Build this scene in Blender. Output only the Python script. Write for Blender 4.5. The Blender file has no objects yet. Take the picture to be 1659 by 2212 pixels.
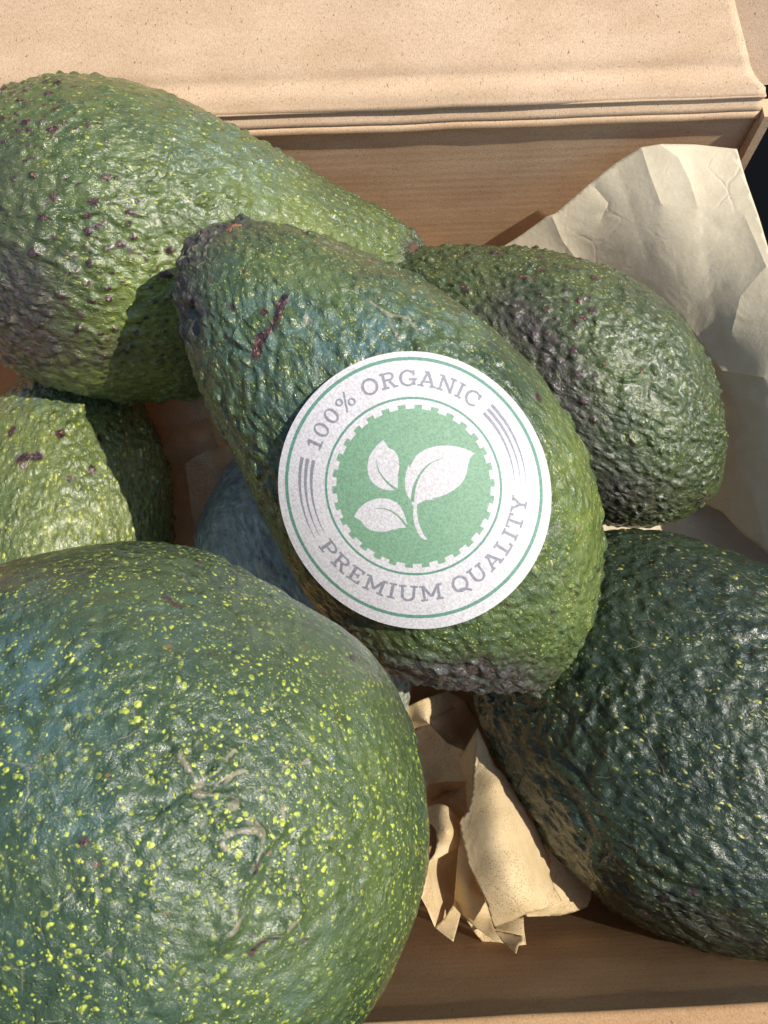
import bpy, math
import numpy as np
from mathutils import Vector, Matrix
from mathutils.geometry import delaunay_2d_cdt

sc = bpy.context.scene
COL = sc.collection
CM = 0.01                                   # everything below is measured in centimetres
R = math.radians

# ------------------------------------------------------------------ camera
F, CX, CY = 1995.0, 829.5, 1106.0           # focal length and centre, for a 1659 x 2212 picture
PITCH, YAW = R(19.0), R(-2.6)
CAM = np.array([0.0, 0.0, 27.0])
cz, sz = math.cos(YAW), math.sin(YAW)
ROT = np.array([[cz, -sz, 0], [sz, cz, 0], [0, 0, 1]])
RIGHT = ROT @ np.array([1.0, 0, 0])
FWD = ROT @ np.array([0, math.sin(PITCH), -math.cos(PITCH)])
UP = ROT @ np.array([0, math.cos(PITCH), math.sin(PITCH)])

cam = bpy.data.cameras.new('camera')
cam.sensor_fit = 'VERTICAL'
cam.sensor_height = 36
cam.lens = 36 * F / 2212
cam.clip_start, cam.clip_end = 0.005, 100
cam.dof.use_dof = True
cam.dof.focus_distance = 18.2 * CM
cam.dof.aperture_fstop = 110
co = bpy.data.objects.new('camera', cam)
co.location = CAM * CM
co.rotation_euler = (PITCH, 0, YAW)
COL.objects.link(co)
sc.camera = co

# ------------------------------------------------------------------ light
SUN_EL, SUN_AZ = R(55), R(-14)              # azimuth from +x towards +y
sd = Vector((math.cos(SUN_EL) * math.cos(SUN_AZ), math.cos(SUN_EL) * math.sin(SUN_AZ), math.sin(SUN_EL)))
world = bpy.data.worlds.new('World')
sc.world = world
world.use_nodes = True
wn = world.node_tree
sky = wn.nodes.new('ShaderNodeTexSky')
sky.sky_type = 'NISHITA'
sky.sun_disc = False
sky.sun_elevation = SUN_EL
sky.sun_rotation = math.atan2(sd.x, sd.y)
wn.links.new(sky.outputs[0], wn.nodes['Background'].inputs[0])
wn.nodes['Background'].inputs[1].default_value = 0.135
sun = bpy.data.lights.new('sun', 'SUN')
sun.energy = 5.0
sun.angle = R(0.5)
sun.color = (1.0, 0.94, 0.85)
so = bpy.data.objects.new('sun', sun)
so.rotation_euler = (-sd).to_track_quat('-Z', 'Y').to_euler()
so.location = sd * 2
COL.objects.link(so)
sc.view_settings.view_transform = 'Standard'
sc.view_settings.look = 'None'
sc.view_settings.exposure = 0.13
sc.view_settings.gamma = 1.0


# ------------------------------------------------------------------ helpers
def P(px, py, d):
    """the point of the place seen at a pixel, d centimetres in front of the lens"""
    return CAM + RIGHT * ((px - CX) / F * d) + UP * ((CY - py) / F * d) + FWD * d


def on_plane(px, py, p0, n):
    r = RIGHT * ((px - CX) / F) + UP * ((CY - py) / F) + FWD
    t = np.dot(np.asarray(p0) - CAM, n) / np.dot(r, n)
    return CAM + r * t


def proj(v):
    q = v - CAM
    d = q @ FWD
    return CX + q @ RIGHT / d * F, CY - q @ UP / d * F, d


def mesh_np(name, verts, faces, mat, parent=None, smooth=True, M=None, attrs=None, uv=None):
    """one mesh object; verts in world cm. M (4x4, metres) is the frame of the object."""
    v = np.asarray(verts, float) * CM
    ob_m = M
    if M is not None:
        Mi = np.array(M.inverted())
        v = v @ Mi[:3, :3].T + Mi[:3, 3]
    me = bpy.data.meshes.new(name)
    f = np.asarray(faces, np.int32)
    k = f.shape[1]
    me.vertices.add(len(v)); me.vertices.foreach_set('co', v.astype(np.float32).ravel())
    me.loops.add(f.size); me.loops.foreach_set('vertex_index', f.ravel())
    me.polygons.add(len(f))
    me.polygons.foreach_set('loop_start', np.arange(0, f.size, k, dtype=np.int32))
    me.update(calc_edges=True)
    me.validate()
    me.polygons.foreach_set('use_smooth', np.full(len(me.polygons), smooth))
    if attrs:
        for an, av in attrs.items():
            a = me.attributes.new(an, 'FLOAT', 'POINT')
            a.data.foreach_set('value', np.asarray(av, np.float32))
    if uv is not None:
        l = me.uv_layers.new(name='UVMap')
        li = np.empty(len(me.loops), np.int32); me.loops.foreach_get('vertex_index', li)
        l.data.foreach_set('uv', np.asarray(uv, np.float32)[li].ravel())
    me.materials.append(mat)
    o = bpy.data.objects.new(name, me)
    COL.objects.link(o)
    if parent is not None:
        o.parent = parent
    elif M is not None:
        o.matrix_world = M
    return o


def thing(name, label, cat, M, group=None):
    o = bpy.data.objects.new(name, None)
    COL.objects.link(o)
    o.matrix_world = M
    o.empty_display_size = 0.02
    o['label'] = label; o['category'] = cat
    if group: o['group'] = group
    return o


def frame_at(c):
    return Matrix.Translation(Vector(c) * CM)


def grid_faces(nu, nv, wrap=False):
    i = np.arange(nu - 1)[:, None]
    j = np.arange(nv if wrap else nv - 1)[None, :]
    j2 = (j + 1) % nv
    return np.stack([i * nv + j, i * nv + j2, (i + 1) * nv + j2, (i + 1) * nv + j], -1).reshape(-1, 4)


# ---- noise on arrays
def _hash(i, j, k, s):
    h = (i.astype(np.int64) * 374761393 + j.astype(np.int64) * 668265263 + k.astype(np.int64) * 2147483647 + s * 974634777) & 0xffffffff
    h = ((h ^ (h >> 13)) * 1274126177) & 0xffffffff
    h = ((h ^ (h >> 16)) * 2246822519) & 0xffffffff
    return ((h ^ (h >> 15)) & 0xffffff) / float(0xffffff)


def vnoise(p, s=0):
    """gradient noise, about -1..1"""
    i = np.floor(p); f = p - i; u = f * f * f * (f * (f * 6 - 15) + 10)
    out = 0
    for a in (0, 1):
        for b in (0, 1):
            for c in (0, 1):
                I = i + (a, b, c)
                t = _hash(I[:, 0], I[:, 1], I[:, 2], s) * 2 * np.pi
                z = _hash(I[:, 0], I[:, 1], I[:, 2], s + 7) * 2 - 1
                q = np.sqrt(np.maximum(0, 1 - z * z))
                g = (q * np.cos(t)) * (f[:, 0] - a) + (q * np.sin(t)) * (f[:, 1] - b) + z * (f[:, 2] - c)
                w = (u[:, 0] if a else 1 - u[:, 0]) * (u[:, 1] if b else 1 - u[:, 1]) * (u[:, 2] if c else 1 - u[:, 2])
                out = out + w * g
    return out * 1.5


def fbm(p, s=0, o=3, g=0.5):
    t, a = 0, 1.0
    for k in range(o):
        t = t + a * vnoise(p * (2.03 ** k), s + k * 11); a *= g
    return t


def worley(p, s=0):
    """distance to the nearest seed, to the second, and that seed's random number"""
    i = np.floor(p)
    d1 = np.full(len(p), 9.0); d2 = d1.copy(); r1 = np.zeros(len(p))
    for a in (-1, 0, 1):
        for b in (-1, 0, 1):
            for c in (-1, 0, 1):
                I = i + (a, b, c)
                q = [I[:, n] + _hash(I[:, 0], I[:, 1], I[:, 2], s + 3 + n) - p[:, n] for n in range(3)]
                d = np.sqrt(q[0] ** 2 + q[1] ** 2 + q[2] ** 2)
                r = _hash(I[:, 0], I[:, 1], I[:, 2], s + 9)
                m = d < d1
                d2 = np.where(m, d1, np.minimum(d2, d))
                r1 = np.where(m, r, r1); d1 = np.where(m, d, d1)
    return d1, d2, r1


def sstep(a, b, x):
    t = np.clip((x - a) / (b - a), 0, 1)
    return t * t * (3 - 2 * t)


# ------------------------------------------------------------------ materials
class N:
    """tiny helper for node trees"""
    def __init__(s, name):
        s.m = bpy.data.materials.new(name); s.m.use_nodes = True
        s.t = s.m.node_tree; s.b = s.t.nodes['Principled BSDF']; s.out = s.t.nodes['Material Output']
    def n(s, typ, **kw):
        x = s.t.nodes.new(typ)
        for k, v in kw.items():
            if k.startswith('i_'):
                key = k[2:]
                key = int(key) if key.isdigit() else key.replace('_', ' ')
                s.set(x.inputs[key], v)
            else:
                setattr(x, k, v)
        return x
    def set(s, sock, v):
        if isinstance(v, bpy.types.NodeSocket): s.t.links.new(v, sock)
        else: sock.default_value = v
    def math(s, op, a, b=0.0, c=0.0, clamp=False):
        x = s.t.nodes.new('ShaderNodeMath'); x.operation = op; x.use_clamp = clamp
        for k, v in enumerate((a, b, c)): s.set(x.inputs[k], v)
        return x.outputs[0]
    def ramp(s, v, lo, hi, a=0.0, b=1.0):
        x = s.t.nodes.new('ShaderNodeMapRange'); x.interpolation_type = 'SMOOTHSTEP'
        for k, q in enumerate((v, lo, hi, a, b)): s.set(x.inputs[k], q)
        return x.outputs[0]
    def mix(s, f, a, b, typ='MIX'):
        x = s.t.nodes.new('ShaderNodeMix'); x.data_type = 'RGBA'; x.blend_type = typ
        s.set(x.inputs[0], f); s.set(x.inputs[6], a); s.set(x.inputs[7], b)
        return x.outputs[2]
    def map(s, vec, scale=(1, 1, 1), loc=(0, 0, 0), rot=(0, 0, 0)):
        x = s.t.nodes.new('ShaderNodeMapping')
        s.set(x.inputs[0], vec); x.inputs[1].default_value = loc; x.inputs[2].default_value = rot; x.inputs[3].default_value = scale
        return x.outputs[0]
    def noise(s, vec, scale, detail=3, rough=0.5, dist=0.0):
        x = s.n('ShaderNodeTexNoise'); s.set(x.inputs['Vector'], vec)
        x.inputs['Scale'].default_value = scale; x.inputs['Detail'].default_value = detail
        x.inputs['Roughness'].default_value = rough; x.inputs['Distortion'].default_value = dist
        return x.outputs[0]
    def vor(s, vec, scale, feature='F1', rnd=1.0):
        x = s.n('ShaderNodeTexVoronoi', feature=feature); s.set(x.inputs['Vector'], vec)
        x.inputs['Scale'].default_value = scale; x.inputs['Randomness'].default_value = rnd
        return x
    def bump(s, h, strength, dist, normal=None):
        x = s.n('ShaderNodeBump'); s.set(x.inputs['Height'], h)
        x.inputs['Strength'].default_value = strength; x.inputs['Distance'].default_value = dist
        if normal is not None: s.set(x.inputs['Normal'], normal)
        return x.outputs[0]
    def obj(s): return s.n('ShaderNodeTexCoord').outputs['Object']
    def attr(s, name): return s.n('ShaderNodeAttribute', attribute_name=name).outputs['Fac']


def srgb(r, g, b):
    f = lambda c: (c / 255 / 12.92) if c / 255 <= 0.04045 else ((c / 255 + 0.055) / 1.055) ** 2.4
    return (f(r), f(g), f(b), 1.0)


def skin_mat(name, light, dark, dot, dot_scale=8.0, dot_size=0.16, dots=0.7, bloom_sky=0.15, rough=0.36, pit=1.0, stretch=0.6):
    """avocado skin: mottled green, pale lenticels, corky marks (attribute 'cork'), blackened zones ('dark')"""
    k = N(name)
    v = k.map(k.obj(), (100, 100, 100))                      # centimetres, z along the fruit
    warp = k.n('ShaderNodeTexNoise'); k.set(warp.inputs['Vector'], v); warp.inputs['Scale'].default_value = 2.2
    wv = k.n('ShaderNodeVectorMath', operation='MULTIPLY_ADD')
    k.set(wv.inputs[0], warp.outputs[1]); wv.inputs[1].default_value = (0.22, 0.22, 0.22); k.set(wv.inputs[2], v)
    vs = k.map(wv.outputs[0], (1, 1, stretch))
    big = k.ramp(k.noise(v, 0.55, 4, 0.6), 0.32, 0.68)
    mid = k.ramp(k.noise(vs, 3.2, 5, 0.65), 0.3, 0.72)
    col = k.mix(k.math('ADD', k.math('MULTIPLY', big, 0.45), k.math('MULTIPLY', mid, 0.55)), dark, light)
    fine = k.noise(vs, 26, 3, 0.7)
    col = k.mix(k.ramp(fine, 0.35, 0.7, 0.0, 0.45), col, k.mix(1.0, col, (1.5, 1.45, 1.2, 1), 'MULTIPLY'))
    col = k.mix(k.math('MULTIPLY', k.attr('lit_lime'), k.ramp(k.noise(vs, 2.0, 3, 0.6), 0.25, 0.7, 0.4, 1.0), clamp=True), col, k.mix(k.ramp(fine, 0.3, 0.7), (0.17, 0.235, 0.03, 1), (0.26, 0.31, 0.055, 1)))  # yellow-green painted on the sides that catch the sun
    # random blue-grey wax patches, plus sky reflection painted by the attribute
    bl = k.ramp(k.noise(v, 0.9, 5, 0.62), 0.52, 0.72, 0, bloom_sky)
    bl = k.math('ADD', bl, k.math('MULTIPLY', k.attr('bloom_sky'), k.ramp(k.noise(vs, 4, 4, 0.6), 0.38, 0.6)), clamp=True)
    col = k.mix(bl, col, (0.105, 0.19, 0.20, 1))
    # lenticels
    lent = None
    for sc_, sz_, cut in ((dot_scale, dot_size, dots), (dot_scale * 1.9, dot_size * 0.8, dots * 0.75)):
        vo = k.vor(vs, sc_)
        vo0 = vo if lent is None else vo0
        sep = k.n('ShaderNodeSeparateColor'); k.set(sep.inputs[0], vo.outputs['Color'])
        rad = k.math('MULTIPLY', k.ramp(sep.outputs[0], 1 - cut, 1.0, 0.35, 1.0), sz_ * 2.6)
        on = k.math('GREATER_THAN', sep.outputs[0], 1 - cut)
        wob = k.math('ADD', vo.outputs['Distance'], k.math('MULTIPLY', k.math('SUBTRACT', fine, 0.5), 0.6))
        d = k.math('SUBTRACT', 1.0, k.math('DIVIDE', wob, rad), clamp=True)
        d = k.math('MULTIPLY', k.ramp(d, 0.0, 0.35), on)
        d = k.math('MULTIPLY', d, k.ramp(sep.outputs[1], 0.0, 1.0, 0.45, 1.0))
        lent = d if lent is None else k.math('MAXIMUM', lent, d)
    lmask = k.math('MULTIPLY', lent, k.ramp(k.noise(v, 0.8, 2), 0.3, 0.55, 0.3, 1.0))
    lmask = k.math('MULTIPLY', lmask, k.math('SUBTRACT', 1.0, k.attr('dark'), clamp=True))
    col = k.mix(lmask, col, dot)
    # a few rusty pin-points
    vr = k.vor(vs, 3.4); sr = k.n('ShaderNodeSeparateColor'); k.set(sr.inputs[0], vr.outputs['Color'])
    rust = k.math('MULTIPLY', k.ramp(vr.outputs['Distance'], 0.13, 0.06), k.math('GREATER_THAN', sr.outputs[1], 0.72))
    col = k.mix(rust, col, k.mix(sr.outputs[2], (0.05, 0.025, 0.045, 1), (0.26, 0.11, 0.045, 1)))
    # corky marks and blackened zones
    cork = k.attr('cork')
    ccol = k.mix(k.ramp(k.noise(v, 18, 4, 0.7), 0.42, 0.62), (0.016, 0.009, 0.018, 1), (0.10, 0.035, 0.022, 1))
    col = k.mix(k.ramp(cork, 0.12, 0.75), col, ccol)
    pale = k.math('MULTIPLY', k.ramp(cork, 0.75, 1.0, 0, 0.9), k.ramp(k.noise(v, 11, 3, 0.7), 0.56, 0.64))
    col = k.mix(pale, col, (0.46, 0.26, 0.14, 1))
    dk = k.math('MULTIPLY', k.attr('dark'), k.ramp(k.noise(vs, 5.0, 5, 0.7), 0.25, 0.6, 0.35, 1.0), clamp=True)
    col = k.mix(dk, col, k.mix(k.ramp(k.noise(vs, 14, 4, 0.7), 0.45, 0.7), (0.032, 0.026, 0.03, 1), (0.10, 0.062, 0.045, 1)))
    # scratches, hair thin
    cr = k.vor(k.map(wv.outputs[0], (1, 1, 0.35), rot=(0.3, 0.5, 0)), 1.5, 'DISTANCE_TO_EDGE')
    scr = k.math('MULTIPLY', k.ramp(cr.outputs['Distance'], 0.012, 0.002), k.ramp(k.noise(v, 1.7, 3), 0.52, 0.64))
    scr = k.math('MAXIMUM', scr, k.ramp(k.attr('scratch'), 0.25, 0.75, 0, 1.25))
    col = k.mix(k.math('MULTIPLY', scr, 0.65), col, (0.27, 0.24, 0.16, 1))
    k.set(k.b.inputs['Base Color'], col)
    # gloss and relief
    rg = k.ramp(k.noise(v, 7, 4, 0.6), 0.3, 0.7, rough - 0.12, rough + 0.10)
    rg = k.math('ADD', rg, k.math('MULTIPLY', k.math('ADD', k.attr('dark'), cork), 0.22), clamp=True)
    k.set(k.b.inputs['Roughness'], rg)
    k.b.inputs['Specular IOR Level'].default_value = 0.45
    peb = k.vor(vs, 6.0)
    pb = k.math('SUBTRACT', 1.0, peb.outputs['Distance']); pb = k.math('MULTIPLY', pb, pb)
    h = k.math('MULTIPLY', pb, 0.8 * pit)
    h = k.math('ADD', h, k.math('MULTIPLY', k.noise(vs, 7, 4, 0.6), 0.7 * pit))
    h = k.math('ADD', h, k.math('MULTIPLY', fine, 0.28))
    h = k.math('ADD', h, k.math('MULTIPLY', k.ramp(vo0.outputs['Distance'], 0.30, 0.0), 0.25))
    k.set(k.b.inputs['Normal'], k.bump(h, 1.0, 0.00080))
    k.b.inputs['Coat Weight'].default_value = 0.65
    k.b.inputs['Coat IOR'].default_value = 1.45
    k.b.inputs['Coat Roughness'].default_value = rough * 0.5
    k.set(k.b.inputs['Coat Normal'], k.bump(h, 1.0, 0.00038))
    return k.m


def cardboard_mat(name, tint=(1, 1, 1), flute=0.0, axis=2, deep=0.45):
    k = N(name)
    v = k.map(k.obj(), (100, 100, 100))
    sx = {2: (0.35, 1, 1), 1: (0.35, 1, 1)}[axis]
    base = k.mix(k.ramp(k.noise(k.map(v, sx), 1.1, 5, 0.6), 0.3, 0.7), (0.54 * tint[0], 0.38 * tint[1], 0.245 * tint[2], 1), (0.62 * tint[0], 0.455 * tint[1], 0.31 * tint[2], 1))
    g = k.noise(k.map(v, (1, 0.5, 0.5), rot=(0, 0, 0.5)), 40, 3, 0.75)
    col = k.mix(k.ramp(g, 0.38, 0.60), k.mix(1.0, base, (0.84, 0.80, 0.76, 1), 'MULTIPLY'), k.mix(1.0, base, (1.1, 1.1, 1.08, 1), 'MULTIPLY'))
    # fibres: short dark and pale hairs lying in two directions
    fib = None
    for rot, s_, th in (((0.2, 0.1, 0.5), 10, 0.15), ((0.9, 0.4, -0.6), 15, 0.19)):
        w = k.n('ShaderNodeTexNoise'); k.set(w.inputs['Vector'], v); w.inputs['Scale'].default_value = 3
        a = k.n('ShaderNodeVectorMath', operation='MULTIPLY_ADD'); k.set(a.inputs[0], w.outputs[1]); a.inputs[1].default_value = (.3, .3, .3); k.set(a.inputs[2], v)
        vo = k.vor(k.map(a.outputs[0], (1, 0.3, 1), rot=rot), s_)
        sp = k.n('ShaderNodeSeparateColor'); k.set(sp.inputs[0], vo.outputs['Color'])
        f = k.math('MULTIPLY', k.ramp(vo.outputs['Distance'], th * 1.5, th * 0.6), k.math('GREATER_THAN', sp.outputs[0], 0.6))
        f = k.math('MULTIPLY', f, sp.outputs[1])
        fib = f if fib is None else k.math('MAXIMUM', fib, f)
    col = k.mix(k.math('MULTIPLY', fib, 0.85), col, (0.12, 0.07, 0.04, 1))
    h = k.math('MULTIPLY', g, 0.5)
    if flute:
        sep = k.n('ShaderNodeSeparateXYZ'); k.set(sep.inputs[0], v)
        zz = k.math('ADD', sep.outputs[axis], k.math('MULTIPLY', k.noise(k.map(v, (0.3, 0.3, 1)), 0.8, 2), 0.04))
        wv = k.math('SINE', k.math('MULTIPLY', zz, 2 * math.pi / flute))
        amp = k.ramp(k.noise(k.map(v, (0.12, 0.12, 1.5)), 1.5, 3), 0.3, 0.7, 0.25, 1.0)
        streak = k.noise(k.map(v, (0.25, 0.6, 1.0)), 8, 3, 0.6)
        h = k.math('ADD', h, k.math('MULTIPLY', k.math('MULTIPLY', wv, amp), deep))
        h = k.math('ADD', h, k.math('MULTIPLY', streak, 0.12))
        col = k.mix(k.ramp(streak, 0.4, 0.62, 0.06, 0), col, k.mix(1.0, col, (0.72, 0.66, 0.58, 1), 'MULTIPLY'))
    k.set(k.b.inputs['Base Color'], col)
    k.b.inputs['Roughness'].default_value = 0.78
    k.b.inputs['Specular IOR Level'].default_value = 0.25
    k.set(k.b.inputs['Normal'], k.bump(h, 0.8, 0.00016))
    return k.m


def paper_mat(name, col_a, col_b, trans=0.3, speck=0.5):
    k = N(name)
    v = k.map(k.obj(), (100, 100, 100))
    c = k.mix(k.ramp(k.noise(v, 2.5, 5, 0.6), 0.3, 0.7), col_a, col_b)
    g = k.noise(v, 40, 4, 0.75)
    c = k.mix(k.ramp(g, 0.3, 0.7, 0.25, 0), c, k.mix(1.0, c, (0.72, 0.66, 0.56, 1), 'MULTIPLY'))
    vo = k.vor(v, 26); sp = k.n('ShaderNodeSeparateColor'); k.set(sp.inputs[0], vo.outputs['Color'])
    s_ = k.math('MULTIPLY', k.ramp(vo.outputs['Distance'], 0.42, 0.2), k.math('GREATER_THAN', sp.outputs[0], 0.45))
    s_ = k.math('MULTIPLY', s_, k.ramp(k.noise(v, 0.9, 2), 0.38, 0.6, 0.1 * speck, speck))
    c = k.mix(s_, c, (0.16, 0.10, 0.06, 1))
    k.set(k.b.inputs['Base Color'], c)
    k.b.inputs['Roughness'].default_value = 0.62
    k.b.inputs['Specular IOR Level'].default_value = 0.3
    wn_ = k.n('ShaderNodeTexNoise'); k.set(wn_.inputs['Vector'], v); wn_.inputs['Scale'].default_value = 0.8
    wa = k.n('ShaderNodeVectorMath', operation='MULTIPLY_ADD'); k.set(wa.inputs[0], wn_.outputs[1]); wa.inputs[1].default_value = (.8, .8, .8); k.set(wa.inputs[2], v)
    wr = k.vor(wa.outputs[0], 0.75, 'DISTANCE_TO_EDGE')
    h = k.math('ADD', k.math('MULTIPLY', g, 0.25), k.math('MULTIPLY', k.noise(v, 9, 4, 0.6), 0.35))
    cm_ = k.ramp(k.noise(v, 0.45, 2), 0.48, 0.66)
    h = k.math('ADD', h, k.math('MULTIPLY', k.math('MULTIPLY', k.ramp(wr.outputs['Distance'], 0.0, 0.05), cm_), 0.4))
    h = k.math('ADD', h, k.math('MULTIPLY', k.noise(v, 0.7, 2, 0.5, 1.2), 1.6))
    nrm = k.bump(h, 0.7, 0.0004)
    k.set(k.b.inputs['Normal'], nrm)
    tr = k.n('ShaderNodeBsdfTranslucent'); k.set(tr.inputs[0], k.mix(1.0, c, (1.0, 0.82, 0.55, 1), 'MULTIPLY')); k.set(tr.inputs[1], nrm)
    mx = k.n('ShaderNodeMixShader'); mx.inputs[0].default_value = trans
    k.set(mx.inputs[1], k.b.outputs[0]); k.set(mx.inputs[2], tr.outputs[0]); k.set(k.out.inputs[0], mx.outputs[0])
    return k.m


def plain_mat(name, a, b, rough=0.8, scale=20, bump=0.0003):
    k = N(name)
    v = k.map(k.obj(), (100, 100, 100))
    n_ = k.noise(v, scale, 5, 0.7)
    k.set(k.b.inputs['Base Color'], k.mix(k.ramp(n_, 0.3, 0.7), a, b))
    k.b.inputs['Roughness'].default_value = rough
    k.set(k.b.inputs['Normal'], k.bump(n_, 0.8, bump))
    return k.m


CARD = cardboard_mat('kraft_cardboard')
CARD_WALL = cardboard_mat('kraft_cardboard_fluted', (1.06, 1.02, 0.95), 0.30, 2, 0.10)
CARD_FRONT = cardboard_mat('kraft_cardboard_shaded', (0.66, 0.56, 0.42), 0.30, 2, 0.08)  # darker kraft copy: shade inside the box put into the tint
CARD_EDGE = plain_mat('cardboard_cut_edge', (0.40, 0.27, 0.16, 1), (0.52, 0.37, 0.23, 1), 0.85, 12)
GROUND = plain_mat('dark_cloth', (0.002, 0.0022, 0.003, 1), (0.004, 0.0045, 0.006, 1), 0.95, 30)
GROUND.node_tree.nodes['Principled BSDF'].inputs['Specular IOR Level'].default_value = 0.05

# ------------------------------------------------------------------ setting: the dark cloth the box stands on
gv = [(-120, -120, -0.8), (120, -120, -0.8), (120, 120, -0.8), (-120, 120, -0.8)]
g = mesh_np('ground', gv, [(0, 1, 2, 3)], GROUND, smooth=False)
g['kind'] = 'structure'

# ------------------------------------------------------------------ the box
RIM = 7.0
YB = on_plane(1100, 236, (0, 0, RIM), np.array([0, 0, 1.0]))[1]           # back wall
XR = on_plane(1652, 212, (0, 0, RIM), np.array([0, 0, 1.0]))[0]           # right end of the back wall
pf1 = on_plane(1200, 2193, (0, 0, RIM), np.array([0, 0, 1.0]))
YF = pf1[1]
XL = -14.5
boxM = frame_at((0, 8, 0))
box = thing('cardboard_box', 'open brown kraft cardboard box holding the avocados and wrapping paper', 'box', boxM)


def strip(name, prof, x0, x1, mat, nx=2, fn=None, smooth=True, parent=box, edge_fn=None):
    """a folded sheet: the profile (y, z) swept along x"""
    xs = np.linspace(0, 1, nx)
    V = []
    for (y, z) in prof:
        xe = x1 if edge_fn is None else edge_fn(y, z)
        for t in xs:
            V.append((x0 + (xe - x0) * t, y, z))
    V = np.array(V, float)
    if fn is not None: V = fn(V)
    return mesh_np(name, V, grid_faces(len(prof), nx), mat, parent, smooth, boxM)


def slab(name, corners, th, mat, parent=box, n=(24, 24), bumps=0.0, seed=0):
    """a board with four corners (front face, counter clockwise) and a thickness behind it"""
    c = [np.asarray(q, float) for q in corners]
    nrm = np.cross(c[1] - c[0], c[3] - c[0]); nrm /= np.linalg.norm(nrm)
    u, v = np.meshgrid(np.linspace(0, 1, n[0]), np.linspace(0, 1, n[1]), indexing='ij')
    u = u.ravel()[:, None]; v = v.ravel()[:, None]
    A = c[0] * (1 - u) * (1 - v) + c[1] * u * (1 - v) + c[2] * u * v + c[3] * (1 - u) * v
    if bumps: A = A + nrm * (bumps * fbm(A * 0.25, seed, 3))[:, None]
    B = A - nrm * th
    k = len(A)
    f = grid_faces(n[0], n[1])
    fs = [f[:, ::-1], f + k]
    def rim(idx):
        idx = np.array(idx); return np.stack([idx[:-1], idx[1:], idx[1:] + k, idx[:-1] + k], -1)
    nu, nv = n
    fs += [rim([i * nv for i in range(nu)]), rim([(nu - 1) * nv + j for j in range(nv)]),
           rim([i * nv + nv - 1 for i in range(nu)][::-1]), rim([j for j in range(nv)][::-1])]
    return mesh_np(name, np.vstack([A, B]), np.vstack(fs), mat, parent, False, boxM)


TH = 0.32
# floor and walls
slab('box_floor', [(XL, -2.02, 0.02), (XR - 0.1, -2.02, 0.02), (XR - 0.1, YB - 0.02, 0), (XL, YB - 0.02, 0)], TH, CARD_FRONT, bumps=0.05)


def wob(V):
    """hand-made unevenness of a pressed fold"""
    q = V.copy(); n1 = fbm(np.c_[V[:, 0] * 0.30, V[:, 2] * 0.3, V[:, 1] * 0], 5, 3)
    q[:, 1] += 0.018 * n1; q[:, 2] += 0.02 * fbm(np.c_[V[:, 0] * 0.45, V[:, 1] * 0.2, V[:, 2] * 0.1], 9, 3)
    return q


# back wall with the rolled, double-creased fold along its top
def bezier(pts, n):
    pts = np.array(pts, float); out = []
    for t in np.linspace(0, 1, n):
        q = pts.copy()
        while len(q) > 1: q = q[:-1] * (1 - t) + q[1:] * t
        out.append(q[0])
    return out


wall_prof = [(YB + 0.0, z) for z in np.linspace(0.0, RIM - 1.05, 14)]
fold = [(YB + 0.00, RIM - 0.95), (YB - 0.02, RIM - 0.72), (YB - 0.06, RIM - 0.62), (YB - 0.11, RIM - 0.575), (YB - 0.13, RIM - 0.53), (YB - 0.12, RIM - 0.46),
        (YB - 0.08, RIM - 0.33), (YB - 0.01, RIM - 0.20), (YB + 0.05, RIM - 0.12), (YB + 0.08, RIM - 0.07), (YB + 0.08, RIM - 0.01), (YB + 0.03, RIM + 0.06), (YB + 0.03, RIM + 0.11)]
bw = strip('back_wall', wall_prof + fold[:7], XL, XR, CARD_WALL, 120, wob)
fw = strip('hinge_fold', fold[6:], XL, XR, CARD, 120, wob)
LIDA = R(44)
ld = np.array([0, math.cos(LIDA), math.sin(LIDA)])
lid0 = np.array([0, fold[-1][0], fold[-1][1]])
lidn = np.cross(np.array([1.0, 0, 0]), ld)
# right edge of the lid, seen curving in at the hinge
e_px = [(1655, 190), (1642, 178), (1630, 160), (1620, 130), (1608, 80), (1588, 0), (1560, -110), (1520, -260)]
e3 = np.array([on_plane(a, b, lid0, lidn) for a, b in e_px])
e_s = (e3 - lid0) @ ld; e_x = e3[:, 0]
prof = [lid0 + ld * s for s in np.concatenate([np.linspace(0, 2, 20), np.linspace(2.3, 11, 30)])]


def lid_shape(V):
    q = V.copy()
    s = (V - lid0) @ ld
    n_ = np.array([0, -ld[2], ld[1]])
    h = -0.08 * np.exp(-((s - 0.75) / 0.16) ** 2) + 0.05 * np.exp(-((s - 0.35) / 0.2) ** 2)
    h = h * (0.8 + 0.5 * fbm(np.c_[V[:, 0] * 0.2, s * 0, s * 0], 3, 2)) + 0.12 * fbm(V * 0.09, 8, 3)
    q += n_ * h[:, None]
    w = wob(V) - V
    q += w * np.clip(1 - s / 1.5, 0, 1)[:, None]
    return q


lid = strip('lid', [(p[1], p[2]) for p in prof], XL - 3, 0, CARD, 120, lid_shape,
            edge_fn=lambda y, z: float(np.interp(((y - lid0[1]) * ld[1] + (z - lid0[2]) * ld[2]), e_s, e_x)))
# give the folded sheets their thickness (outwards, away from the fruit)
for o in (bw, fw, lid):
    m = o.modifiers.new('thickness', 'SOLIDIFY'); m.thickness = TH * CM * 0.8; m.offset = -1
    bpy.context.view_layer.update()
# side flap of the lid, behind its right edge
fl = [on_plane(a, b, lid0 + np.array([0, 0.35, -0.25]), lidn) for a, b in ((1612, 188), (1760, 172), (1800, -260), (1500, -260))]
slab('lid_side_flap', fl, 0.25, cardboard_mat('kraft_cardboard_flap_shaded', (0.72, 0.72, 0.74)), bumps=0.08)  # dimmed kraft copy: the flap's shade is put into the colour
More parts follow.
